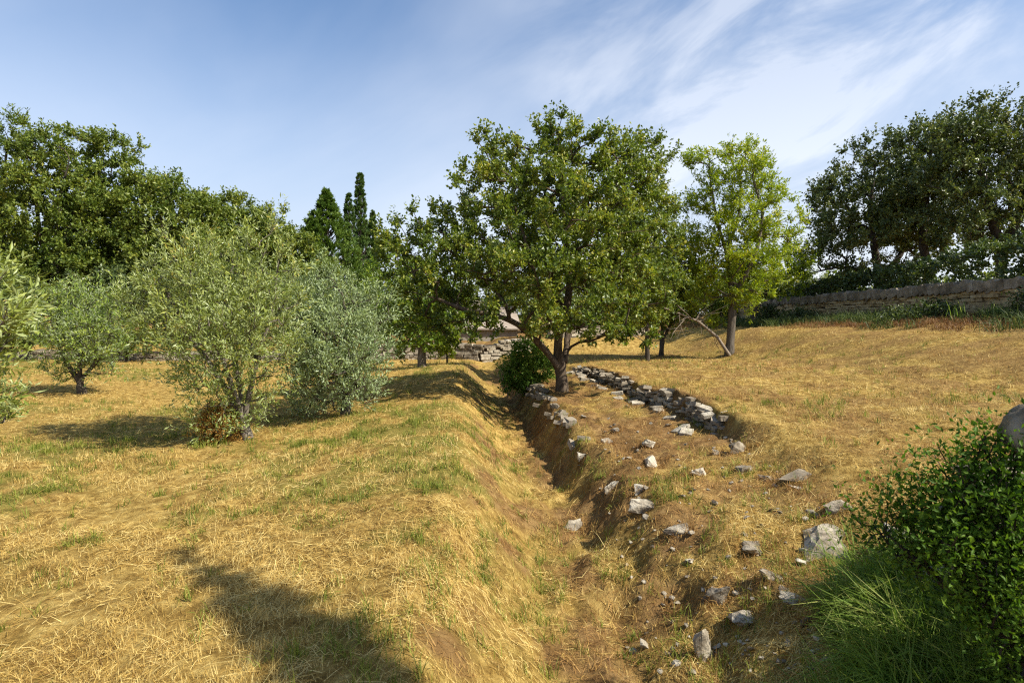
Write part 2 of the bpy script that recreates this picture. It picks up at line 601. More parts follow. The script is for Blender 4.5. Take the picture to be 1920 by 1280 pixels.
# ------------------------------------------------------------------ ground sheet
def soil_shade_mask(x, y):
    """bare earth (ditch floor, right bank, strip by the low wall), browner right field, painted shade patch"""
    xd = ditch_x(y)
    wr = lip_w(y)
    xw = low_wall_x(y)
    n = fbm(x * 2.2, y * 2.2, 31, 4)
    e = x - xd
    floor = np.exp(-((e - .08) / .22) ** 2) * .75
    bank = sstep((e + .02) / .12) * (1 - sstep((e - wr - .1) / .35)) * .62
    lbank = .62 * sstep((e + 1.0) / .25) * (1 - sstep((e + .1) / .1)) * sstep((fbm(x * 3.3, y * 2.1, 37, 3) - .50) / .12)
    strip = sstep((e - wr) / .2) * (1 - sstep((x - xw + .05) / .5)) * np.interp(y, [3, 5, 7, 12, 15], [.35, .45, .75, .85, .4])
    shade = .65 * sstep((x - 3) / 2) * (1 - sstep((x - 7) / 2)) * sstep((y - 9.5) / 2) * (1 - sstep((y - 14) / 2)) * .6  # patch of shade on the right field, painted in with the earth colour
    field = .42 * sstep((x - xw - .1) / .8) * (y > 3)
    floor = np.maximum(floor, lbank)
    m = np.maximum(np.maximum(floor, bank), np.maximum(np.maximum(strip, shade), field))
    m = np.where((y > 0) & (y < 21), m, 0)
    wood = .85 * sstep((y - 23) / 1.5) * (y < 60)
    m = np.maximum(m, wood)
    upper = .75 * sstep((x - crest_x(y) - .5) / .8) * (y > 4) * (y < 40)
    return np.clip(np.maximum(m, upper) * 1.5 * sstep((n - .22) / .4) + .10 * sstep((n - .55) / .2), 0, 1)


def green_mask(x, y):
    n = fbm(x * .55, y * .55, 51, 4)
    n2 = fbm(x * 2.6, y * 2.6, 57, 3)
    g = sstep((n - .40) / .18) * sstep((n2 - .36) / .22)
    left = np.where(x < ditch_x(y) - .6, 1.0, .35)
    under = np.exp(-(((x + 4.9) / 2.2) ** 2 + ((y - 8.2) / 2.2) ** 2)) * .9
    return np.clip(g * left + under * sstep((n2 - .3) / .3), 0, 1)


def graded(a, b, fine, lim, grow=1.16):
    v = list(np.arange(a, b + fine / 2, fine))
    s = fine
    while v[-1] < lim:
        s *= grow
        v.append(v[-1] + s)
    s = fine
    lo = [v[0]]
    while lo[-1] > -lim:
        s *= grow
        lo.append(lo[-1] - s)
    return np.array(lo[1:][::-1] + v)


def build_ground():
    xs = graded(-5.0, 6.5, .05, 600)
    ys = graded(1.4, 16, .055, 600)
    X, Y = np.meshgrid(xs, ys)
    Z = ground_z(X, Y)
    ny, nx = X.shape
    v = np.stack([X, Y, Z], -1).reshape(-1, 3)
    i = np.arange(ny * nx).reshape(ny, nx)
    f = np.stack([i[:-1, :-1], i[:-1, 1:], i[1:, 1:], i[1:, :-1]], -1).reshape(-1, 4)
    me = np_mesh('ground', v, f, True, vattr={'soil_shade': soil_shade_mask(X, Y).ravel(), 'green': green_mask(X, Y).ravel() * .75})
    o = link('ground', me, ground_mat())
    tag(o, 'dry mown meadow with a ditch, a grassy bank and rising terraces', 'ground', kind='structure')


build_ground()


# ------------------------------------------------------------------ trees
def tubes(paths, sides_fn):
    """paths: list of (pts (n,3), radii (n,)) -> verts, quads"""
    V, F = [], []
    off = 0
    for pts, rad in paths:
        n = len(pts)
        if n < 2:
            continue
        k = sides_fn(max(rad))
        t = np.empty_like(pts)
        t[1:-1] = pts[2:] - pts[:-2]
        t[0] = pts[1] - pts[0]
        t[-1] = pts[-1] - pts[-2]
        t = unit(t)
        ref = np.where(np.abs(t[:, 2:3]) > .9, np.array([[1., 0, 0]]), np.array([[0, 0, 1.]]))
        ref[:] = ref[0]
        a = unit(np.cross(t, ref))
        b = np.cross(t, a)
        ang = np.arange(k) / k * 2 * math.pi
        ring = a[:, None, :] * np.cos(ang)[None, :, None] + b[:, None, :] * np.sin(ang)[None, :, None]
        V.append((pts[:, None, :] + ring * rad[:, None, None]).reshape(-1, 3))
        idx = off + np.arange(n * k).reshape(n, k)
        nxt = np.roll(idx, -1, axis=1)
        F.append(np.stack([idx[:-1], nxt[:-1], nxt[1:], idx[1:]], -1).reshape(-1, 4))
        off += n * k
    if not V:
        return np.zeros((0, 3)), np.zeros((0, 4), int)
    return np.concatenate(V), np.concatenate(F)


def bez(p0, p1, p2, n):
    t = np.linspace(0, 1, n)[:, None]
    return (1 - t) ** 2 * p0 + 2 * t * (1 - t) * p1 + t * t * p2


def poisson(rng, pts, r):
    """thin a point set to a minimum spacing"""
    cell = {}
    keep = []
    for i, p in enumerate(pts):
        c = tuple(np.floor(p / r).astype(int))
        ok = True
        for dx in (-1, 0, 1):
            for dy in (-1, 0, 1):
                for dz in (-1, 0, 1):
                    for j in cell.get((c[0] + dx, c[1] + dy, c[2] + dz), ()):
                        if ((pts[j] - p) ** 2).sum() < r * r:
                            ok = False
                            break
                    if not ok: break
                if not ok: break
            if not ok: break
        if ok:
            cell.setdefault(c, []).append(i)
            keep.append(i)
    return np.array(keep, int)


def leaf_mesh(rng, base, dirs, lens, nper, ll, lw, spread=.9, up=.6, curve=.25, fold=.18, jit=.02, rnd_off=None):
    """leaves along twigs, one folded two-triangle blade each"""
    n = len(base)
    t = rng.uniform(.08, 1.05, (n, nper, 1))
    pos = base[:, None] + dirs[:, None] * (lens[:, None, None] * t)
    pos[..., 2] += (lens[:, None] * curve * t[..., 0] ** 2)
    pos += rng.normal(0, jit, pos.shape)
    d = np.repeat(dirs[:, None], nper, 1).copy()
    d[..., 2] += curve * .8
    ld = unit(unit(d) * (1 - spread * .5) + unit(rng.normal(size=d.shape)) * spread)
    nor = unit(rng.normal(size=d.shape)) + np.array([0, 0, up])
    side = unit(np.cross(ld, nor))
    nor = np.cross(side, ld)
    sc = rng.uniform(.7, 1.25, (n, nper, 1))
    l, w = ll * sc, lw * sc * rng.uniform(.8, 1.15, (n, nper, 1))
    mid = pos + ld * l * .48
    v = np.stack([pos, mid + side * w * .5 + nor * w * fold, pos + ld * l, mid - side * w * .5 + nor * w * fold], 2).reshape(-1, 3)
    k = n * nper
    i = np.arange(k) * 4
    f = np.stack([np.stack([i, i + 1, i + 2], -1), np.stack([i, i + 2, i + 3], -1)], 1).reshape(-1, 3)
    r = rng.beta(2, 2.2, k)
    if rnd_off is not None:
        r = np.clip(r + np.repeat(rnd_off, nper), 0, 1)
    return v, f, np.repeat(r, 2)


def lobes_px(D, lst, squash=.85):
    """lobes given as they are seen (pixel centre, pixel radii, depth shift) -> world ellipsoids"""
    out = []
    for (cx, cy, rx, ry, *dz) in lst:
        y = D + (dz[0] if dz else 0)
        c = at(cx, cy, y)
        m = mpp(y)
        ryd = (dz[1] if len(dz) > 1 else None)
        out.append((c, np.array([rx * m, ryd if ryd else min(rx, ry * 1.3) * m * squash, ry * m])))
    return out


def boughs(rng, P, O, n, radius, thick):
    """gather attractors into flattened pads of foliage, as real boughs carry it"""
    k = poisson(rng, P, radius * 1.25)
    k = rng.permutation(k)
    c, o = P[k], O[k]
    per = max(2, int(n / max(len(c), 1)))
    u = rng.normal(size=(len(c), per, 3)) * .5
    size = rng.uniform(.6, 1.25, (len(c), 1, 1))
    # pad plane leans outwards
    nrm = unit(o * .55 + np.array([0, 0, 1.0]))[:, None]
    h = (u * nrm).sum(-1, keepdims=True)
    off = (u - h * nrm) * radius * size * 1.15 + nrm * h * thick * size
    Q = (c[:, None] + off).reshape(-1, 3)
    D = unit(unit(off) * .8 + o[:, None] * .5 + np.array([0, 0, .25])).reshape(-1, 3)
    return Q, D


def fill_lobes(rng, lobes, n, shell=.35, ground=.15, least=4):
    vol = np.array([np.prod(r) ** .8 for c, r in lobes])
    cnt = np.maximum((vol / vol.sum() * n).astype(int), least)
    P, O = [], []
    for (c, r), k in zip(lobes, cnt):
        u = unit(rng.normal(size=(k, 3)))
        rad = rng.uniform(0, 1, (k, 1)) ** shell
        p = c + u * rad * r
        P.append(p)
        O.append(unit(u / r * r.mean()))
    P, O = np.concatenate(P), np.concatenate(O)
    g = ground_z(P[:, 0], P[:, 1])
    ok = P[:, 2] > g + ground
    return P[ok], O[ok]


def grow(rng, stems, attract, seg=.3, trunk_r=.15, tip_r=.006, path_w=.22, sag=0.0):
    """stems: list of polylines (world points); returns stem paths, branch paths with radii"""
    pos, par, pl, cnt, drn = [], [], [], [], []
    stem_ids = []
    for pts, parent in stems:
        pts = np.asarray(pts, float)
        ids = []
        prev = parent
        dense = []
        for a, b in zip(pts[:-1], pts[1:]):
            k = max(1, int(np.ceil(np.linalg.norm(b - a) / (seg * .7))))
            dense += [a + (b - a) * (j / k) for j in range(k)]
        dense.append(pts[-1])
        if len(dense) > 4:                    # soften the corners
            dn = np.array(dense)
            for _ in range(3):
                dn[1:-1] = dn[1:-1] * .5 + (dn[:-2] + dn[2:]) * .25
            dense = list(dn)
        if callable(prev):
            prev = prev(stem_ids)
        if prev is not None:
            ids.append(prev)
            dense = dense[1:]
        for p in dense:
            pos.append(p)
            par.append(-1 if prev is None else prev)
            pl.append(0.0 if prev is None else pl[prev] + np.linalg.norm(p - pos[prev]))
            prev = len(pos) - 1
            ids.append(prev)
        stem_ids.append(ids)
    n0 = len(pos)
    cap = n0 + len(attract) * 14
    PP = np.zeros((cap, 3)); PP[:n0] = pos
    PL = np.zeros(cap); PL[:n0] = pl
    PAR = np.full(cap, -1); PAR[:n0] = par
    n = n0
    first = np.array([np.min(np.linalg.norm(PP[:n0] - a, axis=1)) for a in attract])
    order = np.argsort(first)
    branches = []
    ends = {}
    # the low end of each trunk carries no twigs
    block = np.zeros(cap, bool)
    zmin = min(p[2] for p in pos)
    for ids in stem_ids[:1]:
        for q in ids[:max(2, int(len(ids) * .45))]:
            block[q] = True
    for ai in order:
        a = attract[ai]
        v = a - PP[:n]
        d = np.linalg.norm(v, axis=1)
        cost = d + path_w * PL[:n] + np.where(v[:, 2] < -.1, .5 * -v[:, 2], 0) + block[:n] * 2.5
        k = int(np.argmin(cost))
        L = d[k]
        if L < 1e-3:
            continue
        pk = PAR[k]
        tan = PP[k] - PP[pk] if pk >= 0 else np.array([0, 0, 1.])
        tan = tan / max(np.linalg.norm(tan), 1e-6)
        ctrl = PP[k] + tan * L * .3 + (a - PP[k]) * .25 + rng.normal(0, .09 * L, 3)
        m = min(12, max(2, int(np.ceil(L / seg)) + 1))
        pts = bez(PP[k], ctrl, a, m)
        ids = [k]
        prev = k
        for p in pts[1:]:
            PP[n] = p
            PAR[n] = prev
            PL[n] = PL[prev] + np.linalg.norm(p - PP[prev])
            prev = n
            ids.append(n)
            n += 1
        branches.append(ids)
        ends[ai] = prev
    CNT = np.zeros(n)
    has = np.zeros(n, bool)
    for e in ends.values():
        CNT[e] += 1
    for i in range(n - 1, -1, -1):
        CNT[i] = max(CNT[i], .6)
        if PAR[i] >= 0:
            CNT[PAR[i]] += CNT[i]
    kx = math.log(trunk_r / tip_r) / math.log(max(CNT.max(), 2))
    RAD = tip_r * CNT ** kx
    RAD = np.minimum(RAD, trunk_r)
    sp = []
    for ids in stem_ids:
        r = RAD[ids].copy()
        if len(r) > 1:
            r[0] = r[1] if ids is not stem_ids[0] else r[0]
        sp.append((PP[ids], r))
    bp = []
    for ids in branches:
        r = RAD[ids].copy()
        r[0] = r[1] * 1.15
        bp.append((PP[ids], r))
    tipdir = {}
    for ai, e in ends.items():
        tipdir[ai] = PP[e] - PP[PAR[e]]
    return sp, bp, tipdir


def flare(paths, rng, amt=.3, h=.25):
    """root flare and a little unevenness on the stem that stands on the ground"""
    pts, r = paths[0]
    z = pts[:, 2] - pts[0, 2]
    r = r * (1 + amt * np.exp(-z / h)) * (1 + rng.normal(0, .035, len(r)))
    paths[0] = (pts, r)
    return paths


def make_tree(name, label, cat, seed, base, stems, lobes, leaf, mat, bark, n_att=220, space=.3, twigs=7, per=12, twig_len=.28,
              trunk_r=.15, up=.3, outw=.8, spread=.9, lup=.6, curve=.25, group=None, shell=.35, tip_r=.006, twig_geo=True, seg=.3, extra=None,
              ground=.15, path_w=.22, least=4, pad=None):
    rng = np.random.default_rng(seed)
    base = np.asarray(base, float)
    P, O = fill_lobes(rng, lobes, n_att * 4, shell, ground, least)
    if pad:
        P, O = boughs(rng, P, O, n_att, pad[0], pad[1])
        keep = poisson(rng, P, space * .45)
    else:
        keep = poisson(rng, P, space)
    keep = rng.permutation(keep)[:n_att]
    P, O = P[keep], O[keep]
    sp, bp, tipdir = grow(rng, stems, P, seg=seg, trunk_r=trunk_r, tip_r=tip_r, path_w=path_w)
    flare(sp, rng)
    root = empty(name, base, label, cat, group)
    # trunk
    V, F = tubes(sp, lambda r: 14 if r > .06 else 8)
    if len(V):
        n = np.array([mnoise.noise(Vector(p * 5)) for p in V]) if len(V) < 4000 else np.zeros(len(V))
        V = V + rng.normal(0, .003, V.shape) + (n * .015)[:, None]
        link('trunk', np_mesh('trunk', V - base, F, True), bark, root)
    # twigs and leaves
    n = len(P)
    tb = np.repeat(P, twigs, 0)
    to = np.repeat(O, twigs, 0)
    td = unit(to * outw + unit(rng.normal(size=tb.shape)) * .9 + np.array([0, 0, up]))
    tl = rng.uniform(.55, 1.25, len(tb)) * twig_len
    V1, F1 = tubes(bp, lambda r: 9 if r > .05 else (6 if r > .018 else 4))
    if twig_geo:
        tip = tb + td * tl[:, None]
        tip[:, 2] += tl * curve
        mid = tb + td * tl[:, None] * .5
        mid[:, 2] += tl * curve * .25
        a = unit(np.cross(td, np.array([0.3, .2, 1])))
        w = .0035 if tip_r < .008 else .006
        V2 = np.stack([tb - a * w, tb + a * w, mid + a * w * .7, mid - a * w * .7, tip], 1).reshape(-1, 3)
        i = np.arange(len(tb)) * 5 + len(V1)
        F2 = np.stack([i, i + 1, i + 2, i + 3], -1)
        F3 = np.stack([i + 3, i + 2, i + 4, i + 4], -1)
        V1 = np.concatenate([V1, V2]) if len(V1) else V2
        F1 = np.concatenate([F1, F2]) if len(F1) else F2
    if len(V1):
        link('branches', np_mesh('branches', V1 - base, F1, True), bark, root)['kind'] = 'stuff'
    off = np.repeat(rng.normal(0, .10, n), twigs)
    V, F, r = leaf_mesh(rng, tb, td, tl, per, leaf[0], leaf[1], spread, lup, curve, rnd_off=off)
    link('crown', np_mesh('crown', V - base, F, False, fattr={'rnd': r}), mat, root)
    return root


def px_path(D, pts, base=None, dd=None):
    """a stem traced as seen: pixels at forward distance D (plus optional shifts)"""
    out = []
    for i, p in enumerate(pts):
        out.append(at(p[0], p[1], D + (p[2] if len(p) > 2 else 0)))
    if base is not None:
        out[0] = np.asarray(base, float) - np.array([0, 0, .06])
    return np.array(out)


def on_ground(px, D):
    p = at(px, 600, D)
    return np.array([p[0], D, gz(p[0], D)])


# ---- the big oak beside the ditch
def oak_tree():
    D = 11.2
    b = on_ground(1056, D)
    stems = [
        (px_path(D, [(1056, 742), (1052, 700), (1044, 655), (1046, 625), (1062, 590, .1), (1070, 520, .2), (1060, 430, .2), (1052, 330, .1), (1045, 250, 0)], b), None),
        (px_path(D, [(1052, 700), (1036, 672, -.1), (1012, 645, -.3), (985, 615, -.4), (940, 590, -.6), (880, 585, -.7), (820, 560, -.6)]), lambda s: s[0][4]),
        (px_path(D, [(1045, 630), (1030, 600, -.2), (1010, 540, -.4), (985, 450, -.5), (960, 370, -.4)]), lambda s: s[0][10]),
        (px_path(D, [(1058, 690), (1062, 650, .25), (1066, 610, .5), (1105, 540, .7), (1150, 450, .8), (1175, 360, .7)]), lambda s: s[0][5]),
    ]
    lobes = lobes_px(D, [
        (1055, 242, 40, 34), (1035, 275, 80, 50), (960, 300, 65, 50, -.2), (1105, 275, 50, 45, .2), (915, 345, 55, 55, -.2), (1000, 345, 110, 75, -.3),
        (1110, 350, 105, 80, .2), (1175, 335, 48, 62, .6), (1200, 400, 55, 70, .5), (960, 420, 88, 75, -.5), (1070, 440, 130, 90, -.7), (1190, 470, 75, 80, .1),
        (800, 440, 75, 50, -.3), (760, 470, 40, 42, -.2), (790, 480, 80, 70, .2), (860, 500, 60, 60, 0), (815, 500, 85, 60, -.5), (900, 515, 75, 55, -.6), (800, 565, 70, 45, -.5), (1000, 520, 110, 70, -1.2),
        (1130, 540, 105, 65, -.9), (930, 580, 80, 40, -1.0), (1045, 585, 90, 42, -1.4), (1165, 590, 65, 35, -.6), (1090, 440, 120, 120, 1.3), (970, 470, 110, 90, 1.2),
        (1000, 380, 120, 100, 1.0), (865, 608, 75, 26, -.4), (800, 610, 55, 26, -.3), (960, 612, 60, 22, -.9), (1100, 612, 70, 22, -.8), (840, 575, 80, 40, .5), (1010, 612, 55, 24, -1.3), (1120, 600, 60, 28, -1.2), (1180, 610, 45, 20, .3), (1090, 625, 40, 14, -.4)])
    return make_tree('oak_tree', 'tall broad oak with forked brown trunk beside the ditch', 'tree', 11, b, stems, lobes, (.066, .040), M['oak'], M['bark'],
                     n_att=1120, space=.145, twigs=8, per=16, twig_len=.22, trunk_r=.105, up=.35, shell=.4, pad=(.34, .13))


oak_tree()


# ---- almond tree on the bank
def almond_tree():
    D = 17.3
    b = on_ground(1368, D)
    stems = [
        (px_path(D, [(1368, 640), (1372, 605), (1375, 560), (1368, 515, .2), (1362, 470, .3), (1345, 420, .2), (1335, 360, 0), (1330, 315, 0)], b), None),
        (px_path(D, [(1374, 560), (1395, 520, -.3), (1420, 470, -.4), (1432, 400, -.3), (1410, 330, -.2)]), lambda s: s[0][7]),
        (px_path(D, [(1362, 470), (1385, 410, .3), (1390, 345, .4), (1385, 305, .3)]), lambda s: s[0][13]),
    ]
    lobes = lobes_px(D, [
        (1310, 315, 36, 32), (1335, 345, 55, 45), (1400, 305, 46, 30), (1438, 325, 32, 32), (1385, 330, 65, 50), (1440, 370, 38, 45), (1310, 380, 42, 55), (1380, 410, 75, 55),
        (1440, 450, 48, 40), (1300, 455, 38, 45), (1370, 480, 85, 50), (1335, 545, 50, 55), (1420, 520, 55, 40), (1335, 610, 30, 45), (1470, 420, 25, 22), (1400, 560, 40, 35)])
    lobes = [(c, q * np.array([.82, .82, .9])) for c, q in lobes]
    r = make_tree('almond_tree', 'airy yellow-green almond tree on the grassy bank with slender grey trunk', 'tree', 21, b, stems, lobes, (.10, .036), M['almond'], M['bark_grey'],
                  n_att=430, space=.2, twigs=6, per=13, twig_len=.28, trunk_r=.115, up=.55, outw=.5, shell=.6, pad=(.42, .2))
    # the dead leaning stem at its foot
    rng = np.random.default_rng(5)
    s = px_path(D - .15, [(1370, 652), (1345, 632), (1310, 603, -.1), (1275, 588, -.2), (1235, 575, -.1)])
    s[0][2] = gz(s[0][0], s[0][1]) - .05
    paths = [(s, np.array([.05, .043, .032, .02, .01]))]
    for k in range(26):
        i = rng.integers(1, 4)
        p = s[i] + (s[i + 1] - s[i]) * rng.uniform()
        d = unit(rng.normal(size=3) + np.array([-.5, 0, .35]))
        L = rng.uniform(.3, .95)
        q = bez(p, p + d * L * .5 + rng.normal(0, .1, 3), p + d * L + rng.normal(0, .12, 3), 6)
        paths.append((q, np.linspace(.012, .003, 6)))
        for _ in range(2):
            j = rng.integers(2, 5)
            d2 = unit(d + rng.normal(size=3) * .7)
            q2 = bez(q[j], q[j] + d2 * L * .2, q[j] + d2 * L * .42 + rng.normal(0, .05, 3), 4)
            paths.append((q2, np.linspace(.006, .002, 4)))
    V, F = tubes(paths, lambda r: 10 if r > .04 else 4)
    o = link('dead_limb', np_mesh('dead_limb', V - b, F, True), M['deadwood'], r)
    o['label'] = 'bare leaning limb with bleached twigs at the foot'
    return r


almond_tree()


# ---- olives
def olive(label, seed, D, base_px, stems_px, lobes, mat, n_att, leaf=(.064, .0165), per=16, dead=None, trunk_r=.06, twig_len=.34, space=.2, bark='bark_grey', up=.8, name='olive_tree'):
    b = on_ground(base_px, D)
    stems = []
    for i, s in enumerate(stems_px):
        p = px_path(D, s, b if i == 0 else None)
        if i > 0:
            p[0] = stems[0][0][1]
        stems.append((p, None if i == 0 else (lambda st: st[0][2])))
    r = make_tree(name, label, 'olive tree', seed, b, stems, [(c, r * .84) for c, r in lobes_px(D, lobes)], leaf, mat, M[bark], n_att=n_att, space=space, twigs=8, per=per, twig_len=twig_len,
                  trunk_r=trunk_r, up=up, outw=.65, spread=.62, lup=.15, curve=.2, shell=.45, ground=.08, seg=.2)
    if dead:
        rng = np.random.default_rng(seed + 1)
        P, O = fill_lobes(rng, lobes_px(D, dead), 260, .6, .02)
        tb = np.repeat(P, 3, 0)
        td = unit(rng.normal(size=tb.shape) + np.array([0, 0, -.2]))
        V, F, q = leaf_mesh(rng, tb, td, np.full(len(tb), .12), 9, leaf[0] * .85, leaf[1] * 1.1, .9, .2, -.1)
        o = link('withered_leaves', np_mesh('withered_leaves', V - b, F, False, fattr={'rnd': q}), M['olive_dead'], r)
        o['label'] = 'orange brown withered leaves low on the tree'
    return r


olive('large bushy yellow-green olive with withered orange leaves at its foot', 31, 7.9, 460,
      [[(460, 835), (458, 790), (452, 740), (440, 680), (425, 600), (420, 520)], [(455, 750), (400, 690), (350, 620), (310, 540)], [(455, 750), (480, 680), (510, 590), (520, 510)], [(455, 750), (420, 680, -.3), (390, 600, -.4)]],
      [(320, 505, 50, 55), (400, 520, 85, 65), (500, 500, 62, 62), (270, 575, 50, 50, .2), (350, 590, 95, 75, -.2), (460, 590, 95, 75, -.1), (545, 570, 40, 60, .2), (295, 640, 50, 35, 0), (390, 670, 85, 55, -.4),
       (480, 670, 70, 55, -.2), (405, 740, 60, 40, -.35), (470, 745, 55, 40, .1), (420, 790, 55, 32, -.2), (430, 600, 90, 90, .6), (315, 465, 18, 35), (505, 455, 22, 30), (380, 705, 60, 40, -.2), (420, 640, 95, 75, -.6), (460, 790, 45, 28, -.15), (395, 785, 50, 34, -.2), (430, 815, 40, 18, -.2), (520, 640, 50, 60, 0)],
      M['olive'], 640, per=17, dead=[(405, 800, 40, 45, -.1), (430, 830, 40, 20, -.1)], trunk_r=.062)
olive('round grey-green olive with foliage down to the ground, beside the oak shadow', 32, 9.6, 645,
      [[(650, 775), (650, 730), (652, 680), (650, 610), (645, 560)], [(650, 740), (620, 690), (590, 620)], [(650, 740), (690, 680), (710, 620)]],
      [(600, 548, 50, 38), (655, 580, 60, 48), (700, 590, 38, 55), (565, 575, 50, 50), (620, 640, 80, 60, -.4), (690, 660, 45, 60, -.2), (560, 650, 45, 55, .2), (610, 720, 85, 48, -.4), (675, 730, 50, 40, -.3), (570, 750, 40, 30),
       (630, 640, 85, 90, .6), (585, 515, 20, 22), (600, 770, 60, 20, -.4), (650, 770, 45, 20, -.3), (640, 690, 90, 60, -.6), (590, 690, 60, 60, -.2)],
      M['olive_grey'], 680, leaf=(.058, .018), per=17, trunk_r=.07, space=.19)
olive('small vivid green olive with short dark trunk in the left field', 33, 12.7, 150,
      [[(150, 740), (148, 715), (150, 690), (152, 650), (155, 600)], [(148, 700), (120, 670), (100, 620)], [(148, 700), (185, 675), (210, 620)]],
      [(110, 575, 35, 28), (165, 580, 50, 38), (215, 585, 35, 40), (110, 630, 42, 42), (160, 640, 58, 45, -.4), (205, 650, 38, 40), (120, 695, 42, 25), (185, 690, 42, 25), (155, 630, 60, 60, .5)],
      M['olive_green'], 420, leaf=(.075, .021), per=12, trunk_r=.08, bark='bark_dark', space=.2)
olive('pale olive leaning in from the left edge, leaves close to the viewer', 34, 3.3, -140,
      [[(-140, 1000), (-130, 900), (-110, 780), (-90, 680), (-80, 600)], [(-120, 860), (-60, 780), (-30, 720)]],
      [(-60, 600, 85, 60), (-40, 660, 70, 60, .2), (-90, 560, 70, 60), (-70, 740, 80, 55, .1), (-25, 610, 55, 18, -.25), (-50, 800, 70, 45, .2), (-55, 540, 60, 25)],
      M['olive'], 170, leaf=(.062, .014), per=13, trunk_r=.07, space=.11, twig_len=.2)


# ---- trees behind the oak
def back_tree(name, label, cat, seed, D, trunk_px, lobes, mat, bark='bark_dark', leaf=(.095, .055), n_att=200, per=13, twigs=8, space=.3, twig_len=.4, trunk_r=.16, up=.35, extra_stems=(), **kw):
    b = on_ground(trunk_px[0][0], D)
    stems = [(px_path(D, trunk_px, b), None)]
    for s in extra_stems:
        p = px_path(D, s)
        stems.append((p, lambda st: st[0][min(3, len(st[0]) - 1)]))
    return make_tree(name, label, cat, seed, b, stems, lobes_px(D, lobes), leaf, mat, M[bark], n_att=n_att, space=space, twigs=twigs, per=per, twig_len=twig_len, trunk_r=trunk_r, up=up, **kw)


back_tree('evergreen_oak', 'dark evergreen showing behind the upper right of the big oak', 'tree', 41, 16.5, [(1215, 640), (1212, 560), (1208, 450), (1200, 330)],
          [(1185, 290, 30, 40), (1215, 320, 40, 45), (1200, 380, 55, 60), (1235, 440, 35, 70), (1190, 470, 75, 65), (1215, 540, 60, 45), (1200, 590, 45, 28)], M['wood'], n_att=260, space=.28, trunk_r=.055)
back_tree('bushy_tree', 'dark multi-stemmed bush between the big oak and the almond', 'tree', 42, 18.6, [(1240, 640), (1243, 620), (1240, 595), (1235, 560), (1230, 500)],
          [(1220, 520, 45, 40), (1260, 510, 40, 45), (1240, 560, 50, 35), (1275, 560, 35, 35), (1215, 580, 35, 22), (1290, 480, 30, 40), (1250, 600, 42, 16), (1275, 595, 25, 16), (1210, 605, 25, 14)], M['wood'], n_att=230, space=.26, trunk_r=.07,
          extra_stems=[[(1240, 640), (1228, 615), (1215, 590), (1200, 560)], [(1243, 638), (1256, 610), (1272, 580), (1280, 540)]])
back_tree('maple_sapling', 'bright green young tree on thin pale trunk beside the grey olive', 'tree', 43, 17.5, [(790, 680), (791, 650), (789, 610), (790, 560), (785, 520)],
          [(735, 505, 32, 30), (730, 545, 38, 40), (790, 560, 50, 40), (740, 590, 40, 38), (820, 605, 50, 32), (775, 625, 50, 24), (720, 620, 30, 30), (845, 590, 30, 30), (800, 640, 40, 14)], M['bright'], bark='bark_grey', leaf=(.10, .06), n_att=230, space=.28, trunk_r=.11)
back_tree('leafy_sapling', 'yellow-green sapling in front of the far stone wall', 'tree', 44, 19.5, [(838, 690), (838, 660), (836, 635), (836, 615)],
          [(836, 625, 14, 14), (828, 645, 12, 12), (845, 640, 12, 12), (838, 662, 9, 10)], M['almond'], leaf=(.07, .045), n_att=50, space=.12, trunk_r=.025, twig_len=.2)
back_tree('small_tree', 'small tree with leaning dark stem behind the almond trunk', 'tree', 45, 22.0, [(1410, 620), (1412, 590), (1425, 565), (1445, 540), (1450, 500)],
          [(1440, 500, 45, 35), (1410, 520, 40, 30), (1480, 520, 35, 28), (1450, 540, 50, 22), (1495, 480, 28, 25)], M['almond'], n_att=150, space=.32, trunk_r=.09)
back_tree('olive_bush', 'pale distant olive bush behind the end of the right wall', 'olive tree', 46, 33.0, [(1485, 590), (1485, 570), (1485, 545)],
          [(1460, 535, 35, 25), (1500, 530, 40, 28), (1480, 555, 50, 20), (1530, 540, 35, 20)], M['olive_grey'], leaf=(.09, .025), n_att=120, space=.35, trunk_r=.1)
back_tree('evergreen_tree', 'dense green tree far behind the oak trunk and the hut', 'tree', 47, 30.0, [(985, 620), (985, 580), (985, 530), (985, 480)],
          [(930, 540, 70, 50), (1000, 520, 80, 60), (1080, 545, 80, 50), (1060, 590, 90, 30), (960, 585, 60, 25)], M['wood'], leaf=(.11, .06), n_att=170, space=.5, trunk_r=.18, twig_len=.55)
back_tree('evergreen_tree', 'dense green tree far behind the gap between oak and almond', 'tree', 48, 31.0, [(1180, 610), (1180, 580), (1180, 530)],
          [(1150, 560, 80, 45), (1230, 545, 80, 50), (1310, 560, 70, 45), (1250, 590, 110, 25)], M['wood'], leaf=(.11, .06), n_att=170, space=.5, trunk_r=.16, twig_len=.55)


